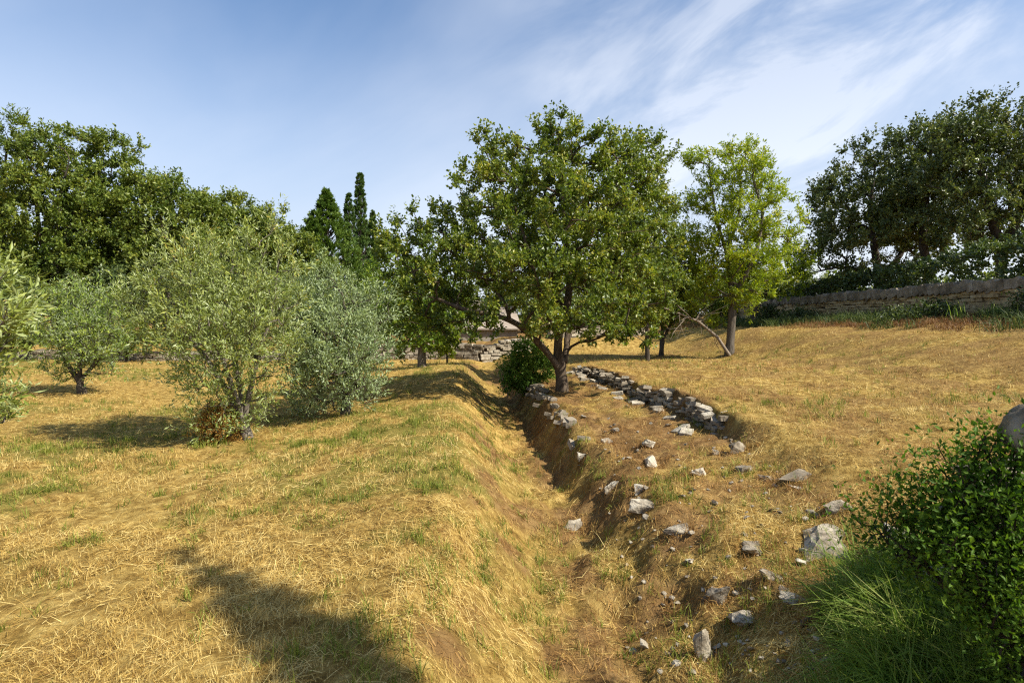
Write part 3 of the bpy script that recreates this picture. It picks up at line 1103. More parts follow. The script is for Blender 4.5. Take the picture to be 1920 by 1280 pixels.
# ---- wood on the left
WL = 27.0
back_tree('pine_tree', 'tall dark pine with layered boughs at the far left edge', 'pine tree', 51, WL, [(-10, 620), (-5, 520), (0, 400), (15, 260)],
          [(30, 250, 45, 26), (10, 300, 60, 30), (-30, 350, 80, 40), (15, 360, 45, 25), (-40, 430, 80, 40), (-60, 280, 50, 40)], M['pine'], leaf=(.18, .05), n_att=190, space=.42, twig_len=.5, trunk_r=.24, per=16, spread=.7)
back_tree('woodland_tree', 'open-crowned tree with sky gaps, next to the pine', 'tree', 52, WL - .5, [(115, 620), (112, 540), (105, 460), (110, 380), (130, 300)],
          [(75, 290, 40, 32), (100, 340, 55, 40), (60, 400, 60, 45), (140, 410, 55, 45), (90, 470, 70, 45), (40, 500, 60, 40), (140, 500, 60, 40), (90, 540, 80, 25)], M['wood'], leaf=(.14, .085), pad=(.75, .28), n_att=430, space=.36, trunk_r=.22, twig_len=.5,
          extra_stems=[[(112, 540), (85, 480), (70, 410), (70, 330)]])
back_tree('woodland_tree', 'tree with the tall loose rounded top in the left wood', 'tree', 53, WL + 1.5, [(205, 610), (203, 520), (195, 420), (195, 320)],
          [(165, 280, 38, 24), (205, 285, 40, 30), (225, 320, 35, 28), (185, 330, 45, 30), (215, 375, 60, 40), (180, 430, 70, 50), (230, 470, 70, 50), (180, 520, 80, 40)], M['wood'], leaf=(.14, .085), pad=(.75, .28), n_att=430, space=.36, trunk_r=.22, twig_len=.48)
back_tree('woodland_tree', 'broad tree with yellowish dome in the middle of the left wood', 'tree', 54, WL + .5, [(305, 610), (305, 530), (305, 440), (300, 370)],
          [(290, 355, 45, 26), (335, 360, 45, 28), (270, 400, 55, 40), (330, 410, 65, 45), (380, 385, 35, 30), (290, 470, 70, 50), (360, 470, 65, 50), (310, 530, 90, 35)], M['wood'], leaf=(.14, .085), pad=(.75, .28), n_att=450, space=.36, trunk_r=.22, twig_len=.48)
back_tree('woodland_tree', 'sloping tree at the right shoulder of the left wood', 'tree', 55, WL + 2.5, [(440, 610), (440, 540), (435, 470), (425, 420)],
          [(400, 400, 50, 35), (445, 425, 45, 32), (420, 460, 70, 40), (490, 455, 40, 35), (455, 510, 75, 40), (400, 530, 60, 35)], M['wood'], leaf=(.14, .085), pad=(.75, .28), n_att=380, space=.36, trunk_r=.2, twig_len=.48)
back_tree('woodland_tree', 'low tree between the left wood and the broad conifer', 'tree', 56, WL + 4, [(535, 600), (535, 550), (530, 490)],
          [(510, 430, 32, 30), (545, 455, 45, 38), (515, 490, 60, 40), (570, 510, 50, 40)], M['wood'], leaf=(.14, .085), pad=(.75, .28), n_att=280, space=.36, trunk_r=.16, twig_len=.45)
back_tree('pine_tree', 'small dark pine top peeping out above the left wood', 'pine tree', 57, WL + 8, [(450, 600), (450, 500), (448, 430), (447, 385)],
          [(447, 385, 22, 14), (440, 400, 30, 12), (465, 405, 25, 14), (450, 425, 40, 18)], M['pine'], leaf=(.15, .04), n_att=70, space=.35, trunk_r=.18, twig_len=.4)
back_tree('understorey_bush', 'dark green bush in the shade at the far left of the wood', 'bush', 58, WL - 3, [(20, 640), (20, 610), (20, 570)],
          [(0, 560, 60, 40), (60, 570, 55, 35), (-40, 580, 60, 40)], M['holm'], leaf=(.13, .08), n_att=130, space=.35, trunk_r=.08, twig_len=.4)
back_tree('understorey_bush', 'dark green bush under the wood, behind the small vivid olive', 'bush', 59, WL - 2.5, [(200, 640), (200, 610), (200, 570)],
          [(150, 560, 60, 35), (215, 555, 60, 40), (270, 570, 50, 35)], M['holm'], leaf=(.13, .08), n_att=130, space=.35, trunk_r=.08, twig_len=.4)
back_tree('understorey_bush', 'dark green bush under the wood, behind the large olive', 'bush', 60, WL - 2.5, [(390, 640), (390, 610), (390, 570)],
          [(340, 560, 60, 40), (410, 555, 65, 45), (480, 560, 60, 45), (550, 565, 55, 40)], M['holm'], leaf=(.13, .08), n_att=150, space=.38, trunk_r=.08, twig_len=.4)


back_tree('understorey_bush', 'tall dark thicket filling the gap below the pine', 'bush', 67, WL + 5, [(40, 620), (40, 560), (40, 500)],
          [(-20, 500, 80, 50), (60, 490, 80, 55), (130, 520, 70, 45), (20, 550, 100, 35)], M['wood'], leaf=(.17, .10), n_att=230, space=.45, trunk_r=.1, twig_len=.55, pad=(.8, .35))
back_tree('understorey_bush', 'tall thicket closing the gaps between the trunks in the middle of the left wood', 'bush', 68, WL + 6, [(290, 620), (290, 560), (290, 500)],
          [(220, 510, 80, 50), (300, 490, 80, 55), (390, 510, 80, 50), (470, 530, 80, 45), (300, 550, 120, 35)], M['wood'], leaf=(.17, .10), n_att=260, space=.45, trunk_r=.1, twig_len=.55, pad=(.8, .35))
back_tree('understorey_bush', 'dense bush right of the hut, behind the oak trunk', 'bush', 69, 25.5, [(1090, 640), (1090, 620), (1090, 590)],
          [(1070, 600, 45, 28), (1120, 595, 50, 30), (1170, 605, 45, 25), (1020, 600, 40, 26)], M['wood'], leaf=(.11, .065), n_att=170, space=.3, trunk_r=.06, twig_len=.4)
back_tree('understorey_bush', 'dark bush left of the hut, behind the bright young tree', 'bush', 70, 25.0, [(770, 640), (770, 620), (770, 590)],
          [(740, 590, 50, 35), (800, 595, 45, 35), (690, 590, 45, 40), (840, 610, 25, 22)], M['holm'], leaf=(.11, .065), n_att=170, space=.3, trunk_r=.06, twig_len=.4)
back_tree('understorey_bush', 'green thicket far behind the almond trunk', 'bush', 74, 29.0, [(1350, 620), (1350, 600), (1350, 560)],
          [(1300, 570, 50, 35), (1360, 560, 55, 40), (1420, 560, 50, 38), (1240, 590, 50, 25)], M['wood'], leaf=(.12, .07), n_att=190, space=.35, trunk_r=.06, twig_len=.45)


for k, (px_, lab_) in enumerate([(20, 'weedy bush before the field wall at the far left'), (235, 'weedy bush before the field wall, right of the small vivid olive')]):
    back_tree('field_bush', lab_, 'bush', 120 + k, 21.3, [(px_, 660), (px_, 645), (px_, 630)],
              [(px_ - 30, 635, 35, 20), (px_ + 25, 632, 38, 22), (px_, 645, 50, 14)], M['wood'], leaf=(.09, .055), n_att=90, space=.25, trunk_r=.04, twig_len=.3)


# ---- cypresses
def cypress(label, seed, D, px, top, bottom, halfw, mat, name='cypress_tree', n_att=150, leaf=(.14, .035), taper=.75, lean=1.0, rag=.12, space=.16, twig_len=.4, per=14):
    rng = np.random.default_rng(seed)
    b = on_ground(px, D)
    t = at(px, top, D)
    zb = at(px, bottom, D)[2]
    H = t[2] - zb
    hw = halfw * mpp(D)
    n = n_att
    u = rng.uniform(0, 1, n) ** .8
    prof = (1 - u) ** taper * np.minimum(1, u * 5 + .55) * (1 + rng.normal(0, rag, n))
    an = rng.uniform(0, 2 * math.pi, n)
    rr = prof * hw * rng.uniform(.55, 1, n) ** .5
    P = np.stack([b[0] + np.cos(an) * rr, D + np.sin(an) * rr, zb + u * H], -1)
    O = np.stack([np.cos(an), np.sin(an), np.full(n, lean)], -1)
    O = unit(O)
    root = empty(name, b, label, 'cypress' if name == 'cypress_tree' else 'conifer')
    z = np.linspace(b[2] - .1, t[2] - .1, 12)
    st = np.stack([np.full(12, b[0]), np.full(12, D), z], -1)
    V, F = tubes([(st, np.linspace(.16, .015, 12))], lambda r: 10)
    link('trunk', np_mesh('trunk', V - b, F, True), M['bark_dark'], root)
    bp = []
    for p in P:
        zz = p[2] - np.hypot(p[0] - b[0], p[1] - D) * lean
        q = np.array([b[0], D, max(zz, b[2] + .3)])
        bp.append((bez(q, (q + p) / 2 - np.array([0, 0, .05]), p, 4), np.array([.02, .016, .01, .006])))
    V, F = tubes(bp, lambda r: 4)
    link('branches', np_mesh('branches', V - b, F, True), M['bark_dark'], root)['kind'] = 'stuff'
    tw = 7
    tb = np.repeat(P, tw, 0)
    td = unit(np.repeat(O, tw, 0) + unit(rng.normal(size=tb.shape)) * .45)
    # twigs near the tip stay inside the spire
    tl = twig_len * rng.uniform(.5, 1.2, len(tb)) * np.repeat(.18 + .82 * (1 - u), tw)
    off = np.repeat(rng.normal(0, .12, n), tw)
    V, F, r = leaf_mesh(rng, tb, td, tl, per, leaf[0], leaf[1], .5, .1, .2, rnd_off=off)
    link('crown', np_mesh('crown', V - b, F, False, fattr={'rnd': r}), mat, root)


cypress('broad bright green conifer left of the slender cypress', 61, 36, 615, 360, 600, 98, M['conifer'], 'conifer_tree', 560, taper=1.0, lean=.9, rag=.22, twig_len=.75, leaf=(.16, .05), space=.3)
cypress('tallest needle-thin cypress spire against the sky', 62, 40, 678, 326, 600, 17, M['cypress'], n_att=340, taper=.42, lean=3.4, rag=.05, twig_len=.34)
cypress('short cypress spire just left of the tallest one', 63, 38, 657, 366, 600, 18, M['cypress'], n_att=260, taper=.5, lean=3.0, rag=.06, twig_len=.34)
cypress('short pointed cypress at the right end of the cypress row', 64, 41, 701, 398, 600, 16, M['cypress'], n_att=260, taper=.55, lean=3.0, rag=.05, twig_len=.34)
cypress('stocky cypress between the tallest spire and the rightmost one', 65, 42, 688, 418, 600, 14, M['cypress'], n_att=140, taper=.5, lean=3.0, rag=.1)
cypress('low bushy conifer at the left foot of the cypress group', 66, 35, 588, 412, 600, 36, M['conifer'], 'conifer_tree', 210, taper=.8, lean=1.1, rag=.2, twig_len=.6, leaf=(.16, .05))

# ---- holm oaks above the right wall
back_tree('holm_oak', 'dark rounded holm oak whose low boughs reach towards the almond', 'tree', 71, 23, [(1650, 560), (1648, 520), (1640, 470), (1630, 400), (1640, 320)],
          [(1620, 310, 45, 28), (1680, 290, 50, 28), (1580, 350, 45, 35), (1650, 360, 80, 50), (1560, 420, 45, 40), (1620, 430, 75, 45), (1690, 420, 65, 50), (1545, 480, 50, 25), (1640, 490, 75, 22), (1590, 475, 40, 25), (1510, 500, 30, 14), (1570, 515, 60, 14), (1660, 520, 70, 16), (1720, 480, 60, 35), (1600, 400, 70, 60, 1.5), (1680, 400, 70, 60, 1.5)],
          M['holm'], leaf=(.11, .066), pad=(.6, .22), n_att=470, space=.3, trunk_r=.2, twig_len=.42, per=13,
          extra_stems=[[(1648, 530), (1610, 505), (1570, 500), (1530, 510)], [(1648, 520), (1690, 480), (1705, 420)]])
back_tree('holm_oak', 'holm oak standing between the rounded one and the tallest at the right edge', 'tree', 72, 21, [(1745, 560), (1742, 510), (1730, 460), (1735, 380), (1745, 290)],
          [(1730, 270, 45, 32), (1770, 300, 45, 40), (1715, 330, 50, 45), (1760, 370, 60, 45), (1720, 410, 55, 38), (1780, 430, 50, 28)],
          M['holm'], leaf=(.105, .064), pad=(.6, .22), n_att=340, space=.3, trunk_r=.16, twig_len=.4, per=13, extra_stems=[[(1742, 520), (1770, 470), (1785, 420)]])
back_tree('holm_oak', 'tallest holm oak with forked dark trunk at the right edge', 'tree', 73, 18.5, [(1878, 540), (1876, 490), (1872, 450), (1850, 380), (1835, 280), (1850, 200)],
          [(1815, 238, 40, 25), (1862, 218, 50, 25), (1910, 203, 40, 26), (1800, 280, 50, 36), (1870, 268, 65, 46), (1950, 245, 55, 45), (1790, 330, 45, 40), (1850, 340, 70, 50), (1930, 330, 60, 55), (1820, 400, 55, 30), (1900, 400, 60, 35), (1980, 300, 60, 60), (1960, 410, 50, 35), (1840, 440, 50, 18), (1930, 440, 45, 20)],
          M['holm'], leaf=(.098, .06), pad=(.55, .2), n_att=520, space=.28, trunk_r=.22, twig_len=.4, per=13,
          extra_stems=[[(1874, 480), (1900, 430), (1925, 370), (1940, 300)], [(1874, 480), (1840, 440), (1815, 380)]])


# ------------------------------------------------------------------ stones
def rock_mesh(seed, dims, rough=.12, sub=1, n=16, boxy=.75):
    """an angular broken stone: hull of jittered points, edges knocked off"""
    rr = random.Random(seed)
    bm = bmesh.new()
    for i in range(n):
        v = Vector((rr.gauss(0, 1), rr.gauss(0, 1), rr.gauss(0, 1))).normalized()
        m = max(abs(v.x), abs(v.y), abs(v.z))
        v = v * (1 - boxy) + v / m * boxy * .82
        v *= rr.uniform(.82, 1.08)
        bm.verts.new(v)
    bmesh.ops.convex_hull(bm, input=bm.verts)
    loose = [v for v in bm.verts if not v.link_faces]
    bmesh.ops.delete(bm, geom=loose, context='VERTS')
    if sub:
        bmesh.ops.subdivide_edges(bm, edges=bm.edges, cuts=sub, use_grid_fill=True)
        bmesh.ops.triangulate(bm, faces=bm.faces)
        o = Vector((seed * 3.7, seed * 1.3, 0))
        for v in bm.verts:
            k = mnoise.fractal(v.co * 1.5 + o, 1.0, 2.0, 4)
            r = 1 - abs(mnoise.noise(v.co * 2.3 - o)) * 2
            v.co *= 1 + rough * k + rough * .35 * r
            # bedding ledges
            v.co.z += .10 * (round(v.co.z * 2.6 + .3 * k) / 2.6 - v.co.z)
    for v in bm.verts:
        v.co = Vector((v.co.x * dims[0] / 2, v.co.y * dims[1] / 2, v.co.z * dims[2] / 2))
    me = bpy.data.meshes.new('stone')
    bm.to_mesh(me)
    bm.free()
    for p in me.polygons:
        p.use_smooth = False
    return me


def slab_mesh(seed):
    """a roughly squared stone with knocked-off corners, half size 1"""
    rr = random.Random(seed)
    bm = bmesh.new()
    for sx in (-1, 1):
        for sy in (-1, 1):
            for sz in (-1, 1):
                a, b, c = (1 - rr.uniform(0, .16), 1 - rr.uniform(0, .12), 1 - rr.uniform(0, .2))
                i = rr.uniform(.06, .3)
                for k in range(3):
                    v = [sx * a, sy * b, sz * c]
                    v[k] *= 1 - i * rr.uniform(.6, 1.3)
                    bm.verts.new(v)
    bmesh.ops.convex_hull(bm, input=bm.verts)
    bmesh.ops.delete(bm, geom=[v for v in bm.verts if not v.link_faces], context='VERTS')
    me = bpy.data.meshes.new('stone')
    bm.to_mesh(me)
    bm.free()
    return me


SLABS = [slab_mesh(200 + i) for i in range(16)]      # shared by the walls


def slab_stone(parent, pos, size, rot, mat, rng, name='stone'):
    src = SLABS[rng.integers(0, len(SLABS))]
    key = (src.name, mat.name)
    if key not in slab_cache:
        m = src.copy()
        m.materials.clear()
        m.materials.append(mat)
        slab_cache[key] = m
    o = bpy.data.objects.new(name, slab_cache[key])
    C.objects.link(o)
    o.parent = parent
    o.location = pos
    o.scale = size
    o.rotation_euler = rot
    return o


slab_cache = {}


def joined_slabs(parent, items, mat, name):
    """stones too far off to pick out, joined"""
    V, F = [], []
    off = 0
    rng = np.random.default_rng(9)
    for pos, size, rot in items:
        src = SLABS[rng.integers(0, len(SLABS))]
        src.calc_loop_triangles()
        co = np.array([v.co[:] for v in src.vertices]) * np.array(size)
        c, s = math.cos(rot[2]), math.sin(rot[2])
        co = np.stack([co[:, 0] * c - co[:, 1] * s, co[:, 0] * s + co[:, 1] * c, co[:, 2]], -1) + np.array(pos)
        tr = np.array([t.vertices[:] for t in src.loop_triangles])
        V.append(co); F.append(tr + off)
        off += len(co)
    o = link(name, np_mesh(name, np.concatenate(V), np.concatenate(F)), mat, parent)
    o['kind'] = 'stuff'


def dry_wall(name, label, path, height, course, length, depth, mat, seed, coping=None, limit=300, face=1, lean=0.0):
    """path: list of (x, y) along the foot; stones laid in uneven courses on an earth core"""
    rng = np.random.default_rng(seed)
    path = np.array(path, float)
    seg = np.linalg.norm(np.diff(path, axis=0), axis=1)
    cum = np.concatenate([[0], np.cumsum(seg)])
    Ltot = cum[-1]

    def pt(s):
        x = np.interp(s, cum, path[:, 0]); y = np.interp(s, cum, path[:, 1])
        k = min(np.searchsorted(cum, s, side='right') - 1, len(seg) - 1)
        d = path[k + 1] - path[k]
        return x, y, math.atan2(d[1], d[0])
    x0, y0, _ = pt(0)
    base = np.array([x0, y0, gz(x0, y0)])
    root = empty(name, base, label, 'stone wall')
    items = []
    z = 0.0
    while z < height - course * .4:
        ch = course * rng.uniform(.75, 1.3)
        s = -rng.uniform(0, length)
        while s < Ltot:
            l = length * rng.uniform(.5, 1.6)
            x, y, a = pt(np.clip(s + l / 2, 0, Ltot))
            hh = height(s) if callable(height) else height
            nx, ny = -math.sin(a) * face, math.cos(a) * face
            j = rng.normal(0, .018)
            g = gz(x, y) - .04
            items.append(((x + nx * j - base[0], y + ny * j - base[1], g + z + ch / 2 - base[2]), (l * .49, depth * .46 * rng.uniform(.88, 1.12), ch * .51), (rng.normal(0, .05), rng.normal(0, .035), a + rng.normal(0, .05))))
            s += l
        z += ch
    cop = []
    if coping:
        s = 0
        while s < Ltot:
            l = coping[0] * rng.uniform(.7, 1.35)
            x, y, a = pt(s + l / 2)
            g = gz(x, y) - .04
            ch = coping[1] * rng.uniform(.85, 1.2)
            cop.append(((x - base[0], y - base[1], g + z + ch * .45 - base[2]), (l * .56, depth * .62, ch * .56), (rng.normal(0, .06), rng.normal(.35, .12), a)))
            s += l
    # earth core
    V, F = [], []
    ns = max(3, int(Ltot / .5))
    for i in range(ns + 1):
        x, y, a = pt(Ltot * i / ns)
        nx, ny = -math.sin(a), math.cos(a)
        g = gz(x, y)
        h = z * .93
        w = depth * .27
        for q, zz in ((-w, -.25), (w, -.25), (w, h), (-w, h)):
            V.append((x + nx * q - base[0], y + ny * q - base[1], g + zz - base[2]))
    for i in range(ns):
        for k in range(4):
            F.append((i * 4 + k, i * 4 + (k + 1) % 4, i * 4 + 4 + (k + 1) % 4, i * 4 + 4 + k))
    F.append((0, 1, 2, 3)); F.append((ns * 4, ns * 4 + 3, ns * 4 + 2, ns * 4 + 1))
    link('core', np_mesh('core', np.array(V), np.array(F)), M['earth'], root)
    allst = sorted(items, key=lambda it: np.linalg.norm(np.array(it[0]) + base - np.array([0, 0, CAM_Z])))
    near, rest = allst[:limit], allst[limit:]
    for it in near:
        slab_stone(root, *it, mat, rng)
    for it in cop:
        slab_stone(root, *it, M['coping'], rng, 'coping_stone')
    if rest:
        joined_slabs(root, rest, mat, 'far_stones')
    return root


dry_wall('dry_stone_wall', 'ochre dry stone wall with upright coping stones on the upper terrace', [(wall_x(y), y) for y in np.arange(11.5, 29, 1.0)], .62, .085, .34, .42, M['wallstone'], 301, coping=(.2, .26), limit=290)
dry_wall('dry_stone_wall', 'pale tumbledown stone wall across the end of the ditch', [(-5.2, 22.3), (-3.5, 22.4), (-2, 22.4), (-1.2, 22.2), (-.4, 22.4), (.9, 22.7)], .62, .095, .3, .45, M['limestone'], 302, limit=200)
dry_wall('dry_stone_wall', 'low broken stone wall beyond the oak, towards the multi-stemmed bush', [(1.6, 23.4), (3.0, 23.9), (4.4, 24.6), (5.6, 25.2)], .45, .1, .32, .4, M['limestone'], 303, limit=120)
dry_wall('dry_stone_wall', 'grey field wall behind the olives at the foot of the left wood', [(-26, 22.6), (-20, 22.4), (-14, 22.2), (-9, 22.3), (-5.5, 22.2)], .42, .09, .36, .45, M['limestone'], 304, limit=180)


# low retaining wall of thin slabs right of the oak
def low_wall():
    rng = np.random.default_rng(77)
    base = np.array([low_wall_x(11.0), 11.0, gz(low_wall_x(11.0), 11.0)])
    root = empty('low_slab_wall', base, 'low crumbling line of thin stacked slabs right of the oak', 'stone wall')
    V, n = [], 0
    y = 7.25
    while y < 14.8:
        x = float(low_wall_x(y))
        g = gz(x - .16, y) - .03
        top = gz(x + .16, y) - .075 + rng.normal(0, .045)
        z = 0
        while g + z < top:
            t = rng.uniform(.035, .08)
            l = rng.uniform(.14, .42)
            o = (x - .01 + rng.normal(.0, .03) + .16 * z - base[0], y + rng.uniform(-.12, .12) - base[1], g + z + t / 2 - base[2])
            slab_stone(root, o, (rng.uniform(.045, .085), l * .28, t * .42), (rng.normal(0, .14), rng.normal(0, .16), rng.normal(.14, .4)), M['limestone' if rng.uniform() < .3 else 'coping'], rng)
            z += t * 1.0
        if rng.uniform() < .4:
            xx = x - rng.uniform(.2, .4)
            slab_stone(root, (xx - base[0], y - base[1], gz(xx, y) + .01 - base[2]), (rng.uniform(.05, .11), rng.uniform(.05, .13), rng.uniform(.02, .04)), (rng.normal(0, .2), rng.normal(0, .2), rng.normal(0, 1)), M['limestone'], rng)
        y += rng.uniform(.14, .22)


low_wall()


def ditch_edging():
    rng = np.random.default_rng(78)
    y0 = 10.2
    x0 = float(ditch_x(y0) + lip_w(y0))
    base = np.array([x0, y0, gz(x0, y0)])
    root = empty('ditch_edging', base, 'dark mossy stone edging of the ditch below the oak trunk', 'stone edging')
    y = 7.6
    while y < 13.5:
        x = float(ditch_x(y) + lip_w(y))
        for i in range(rng.integers(0, 3)):
            xx = x - .1 * i + rng.normal(0, .04)
            g = gz(xx, y)
            slab_stone(root, (xx - base[0], y + rng.uniform(-.1, .1) - base[1], g + .015 - base[2]), (rng.uniform(.04, .09), rng.uniform(.05, .12), rng.uniform(.02, .04)), (rng.normal(0, .2), rng.normal(.1, .2), rng.normal(0, .5)), M['coping'], rng)
        y += rng.uniform(.14, .3)


ditch_edging()


ROCKS = []


def rock(px, py, w, h, seed, label, depth=None, tilt=(0, 0, 0), sink=.38, mat='limestone', lift=0.0, sub=3, group=None, name='limestone_rock', rough=.22):
    """a stone lying where its middle is seen; w, h in photograph pixels"""
    p = hit(px, py + h * .25)
    m = mpp(p[1])
    W, H = w * m, max(h * m, .03)
    Dp = depth or W * .75
    me = rock_mesh(seed * 7 + 3, (W * 1.15, Dp * 1.15, H * 1.2), rough, sub, 12, .9)
    o = link(name, me, M[mat])
    o.location = (p[0], p[1] + Dp * .1, p[2] + H * (.5 - sink) + lift)
    ROCKS.append((p[0], p[1] + Dp * .1, W * .55, Dp * .55))
    o.rotation_euler = tilt
    tag(o, label, 'rock', group)
    return o


rock(1075, 991, 46, 24, 1, 'pale angular stone lying alone on the ditch floor', tilt=(.1, -.25, .2))
rock(1320, 1222, 44, 84, 2, 'tall pale lichen-spotted block standing at the foot of the right bank', depth=.1, tilt=(.05, .05, .1), sink=.3)
rock(1342, 1112, 40, 62, 3, 'grey jagged stone jutting from the bank above the tall pale block', tilt=(.2, .3, .3))
rock(1388, 1160, 62, 34, 4, 'cream broken slab right of the tall pale block', tilt=(.25, .1, -.2))
rock(1143, 912, 38, 26, 5, 'cream stone on the ditch lip, left one of a close pair', tilt=(.1, -.2, .3))
rock(1198, 916, 36, 24, 6, 'cream stone on the ditch lip, right one of a close pair', tilt=(.1, .2, .6))
rock(1208, 948, 60, 34, 7, 'cracked grey stone set in the bank just below the close pair', tilt=(.2, .1, 0))
rock(1268, 992, 52, 24, 8, 'small crumbling cream ledge in the middle of the bank', tilt=(.1, .2, .1))
rock(1218, 864, 66, 26, 9, 'long grey slab tilted to the right on the dry strip', depth=.22, tilt=(.1, .45, .2))
rock(1302, 880, 40, 24, 10, 'flat pale stone lying by itself on the strip, below the low wall', tilt=(.25, .1, -.3), sink=.4)
rock(1215, 832, 36, 22, 11, 'bright cream stone above the long tilted slab', tilt=(.1, .2, .4))
rock(1136, 826, 26, 12, 12, 'small cream stone on the strip near the ditch, nearer one of two', tilt=(0, .1, .2))
rock(1154, 806, 30, 11, 13, 'small thin pale stone on the strip, farther one of two', tilt=(0, .1, -.2))
rock(1092, 858, 20, 18, 14, 'small white stone perched on the edge of the ditch', tilt=(.2, .1, .2))
rock(1392, 842, 44, 26, 15, 'grey-white stone at the near end of the low slab wall', tilt=(.1, .15, .3))
rock(1392, 878, 32, 26, 16, 'cream upright stone in the hollow below the low slab wall', tilt=(.1, -.1, .3))
rock(1438, 894, 34, 24, 17, 'pale stone right of the cream upright one in the hollow', tilt=(.1, .3, -.2))
rock(1505, 891, 100, 16, 18, 'long thin dark slab ledge on the right slope', depth=.25, tilt=(.1, .02, .1), mat='coping')
rock(1572, 950, 62, 30, 19, 'rough grey and white stone half buried in straw, above the flat outcrop', tilt=(.1, .2, .1))
rock(1562, 1022, 124, 34, 20, 'broad flat pale outcrop at the edge of the tall green grass', depth=.5, tilt=(.12, .05, .1), sink=.42)
rock(1705, 1032, 80, 62, 21, 'pale grey rock showing between the leafy shrub and the tall grass', depth=.25, tilt=(.1, .2, 0), sink=.2)
rock(1412, 1032, 56, 22, 22, 'crumbling white stone on the bank left of the flat outcrop', tilt=(.1, .1, .3))
rock(1482, 1124, 52, 22, 23, 'pale flat chip among grass right of the jagged stone', tilt=(.2, .1, .2))
rock(1510, 1164, 22, 44, 24, 'narrow upright pale chip beside the tall green grass', depth=.05, tilt=(.1, .1, .3))
rock(1444, 1078, 44, 20, 25, 'greyish flat stone in the grass above the jagged stone', tilt=(.15, .1, 0))
rock(1345, 848, 18, 14, 26, 'tiny pale stone just left of the end of the low slab wall', tilt=(.1, .1, 0))
rock(1500, 912, 40, 14, 27, 'small pale stone under the long dark slab ledge', tilt=(.1, .1, .5))
rock(1605, 1100, 60, 30, 28, 'grey stone sunk in the tall grass near the flat outcrop', tilt=(.1, .1, .3), sink=.4)


def chips():
    rng = np.random.default_rng(404)
    src = [rock_mesh(600 + i, (1, 1, 1), .12, 0, 12, .6) for i in range(6)]
    for s in src:
        s.materials.append(M['limestone'])
    k = 0
    while k < 240:
        px, py = rng.uniform(1040, 1560), rng.uniform(760, 1270)
        lipx = np.interp(py, [760, 860, 910, 960, 1030, 1280], [1010, 1075, 1110, 1130, 1150, 1180])
        hi = np.interp(py, [760, 850, 950, 1050, 1280], [1240, 1420, 1560, 1600, 1560])
        if not lipx < px < hi:
            continue
        p = hit(px, py)
        o = bpy.data.objects.new('limestone_chip', src[rng.integers(0, 6)])
        C.objects.link(o)
        s = rng.uniform(.018, .05) * (1 if rng.uniform() < .8 else 1.7) * min(1.3, .6 + p[1] * .1)
        o.scale = (s, s * rng.uniform(.6, 1), s * rng.uniform(.3, .6))
        o.location = (p[0], p[1], p[2] + s * .15)
        o.rotation_euler = (rng.normal(0, .3), rng.normal(0, .3), rng.uniform(0, 6.3))
        tag(o, 'small pale limestone chip on the stony right bank of the ditch', 'stone chip', 'limestone chips on the ditch bank')
        k += 1


chips()


# ------------------------------------------------------------------ hut behind the far wall
def hut():
    c = at(905, 600, 27.0)
    x, y = c[0], 27.0
    g = gz(x, y)
    root = empty('low_hut', (x, y, g), 'low hut with plain grey sloping roof behind the far stone wall', 'hut')

    def prism(name, pts, mat):
        me = bpy.data.meshes.new(name)
        me.from_pydata(pts[0], [], pts[1])
        me.update()
        return link(name, me, mat, root)
    W, Dp, h1, h2 = 3.2, 3.4, .55, 1.75
    q = [(-W / 2, 0, -.3), (W / 2, 0, -.3), (W / 2, Dp, -.3), (-W / 2, Dp, -.3), (-W / 2, 0, h1), (W / 2, 0, h1), (W / 2, Dp, h2), (-W / 2, Dp, h2)]
    prism('wall', (q, [(0, 1, 5, 4), (1, 2, 6, 5), (2, 3, 7, 6), (3, 0, 4, 7), (3, 2, 1, 0)]), M['render'])
    sl = (h2 - h1) / Dp
    o, t = .18, .07
    r = []
    for zz in (.003, t):
        for (sx, yy) in ((-1, -o), (1, -o), (1, Dp + o), (-1, Dp + o)):
            r.append((sx * (W / 2 + o), yy, h1 + sl * yy + zz))
    roof = prism('roof', (r, [(3, 2, 1, 0), (4, 5, 6, 7), (0, 1, 5, 4), (1, 2, 6, 5), (2, 3, 7, 6), (3, 0, 4, 7)]), M['rooftile'])
    root.rotation_euler = (0, 0, .12)


hut()


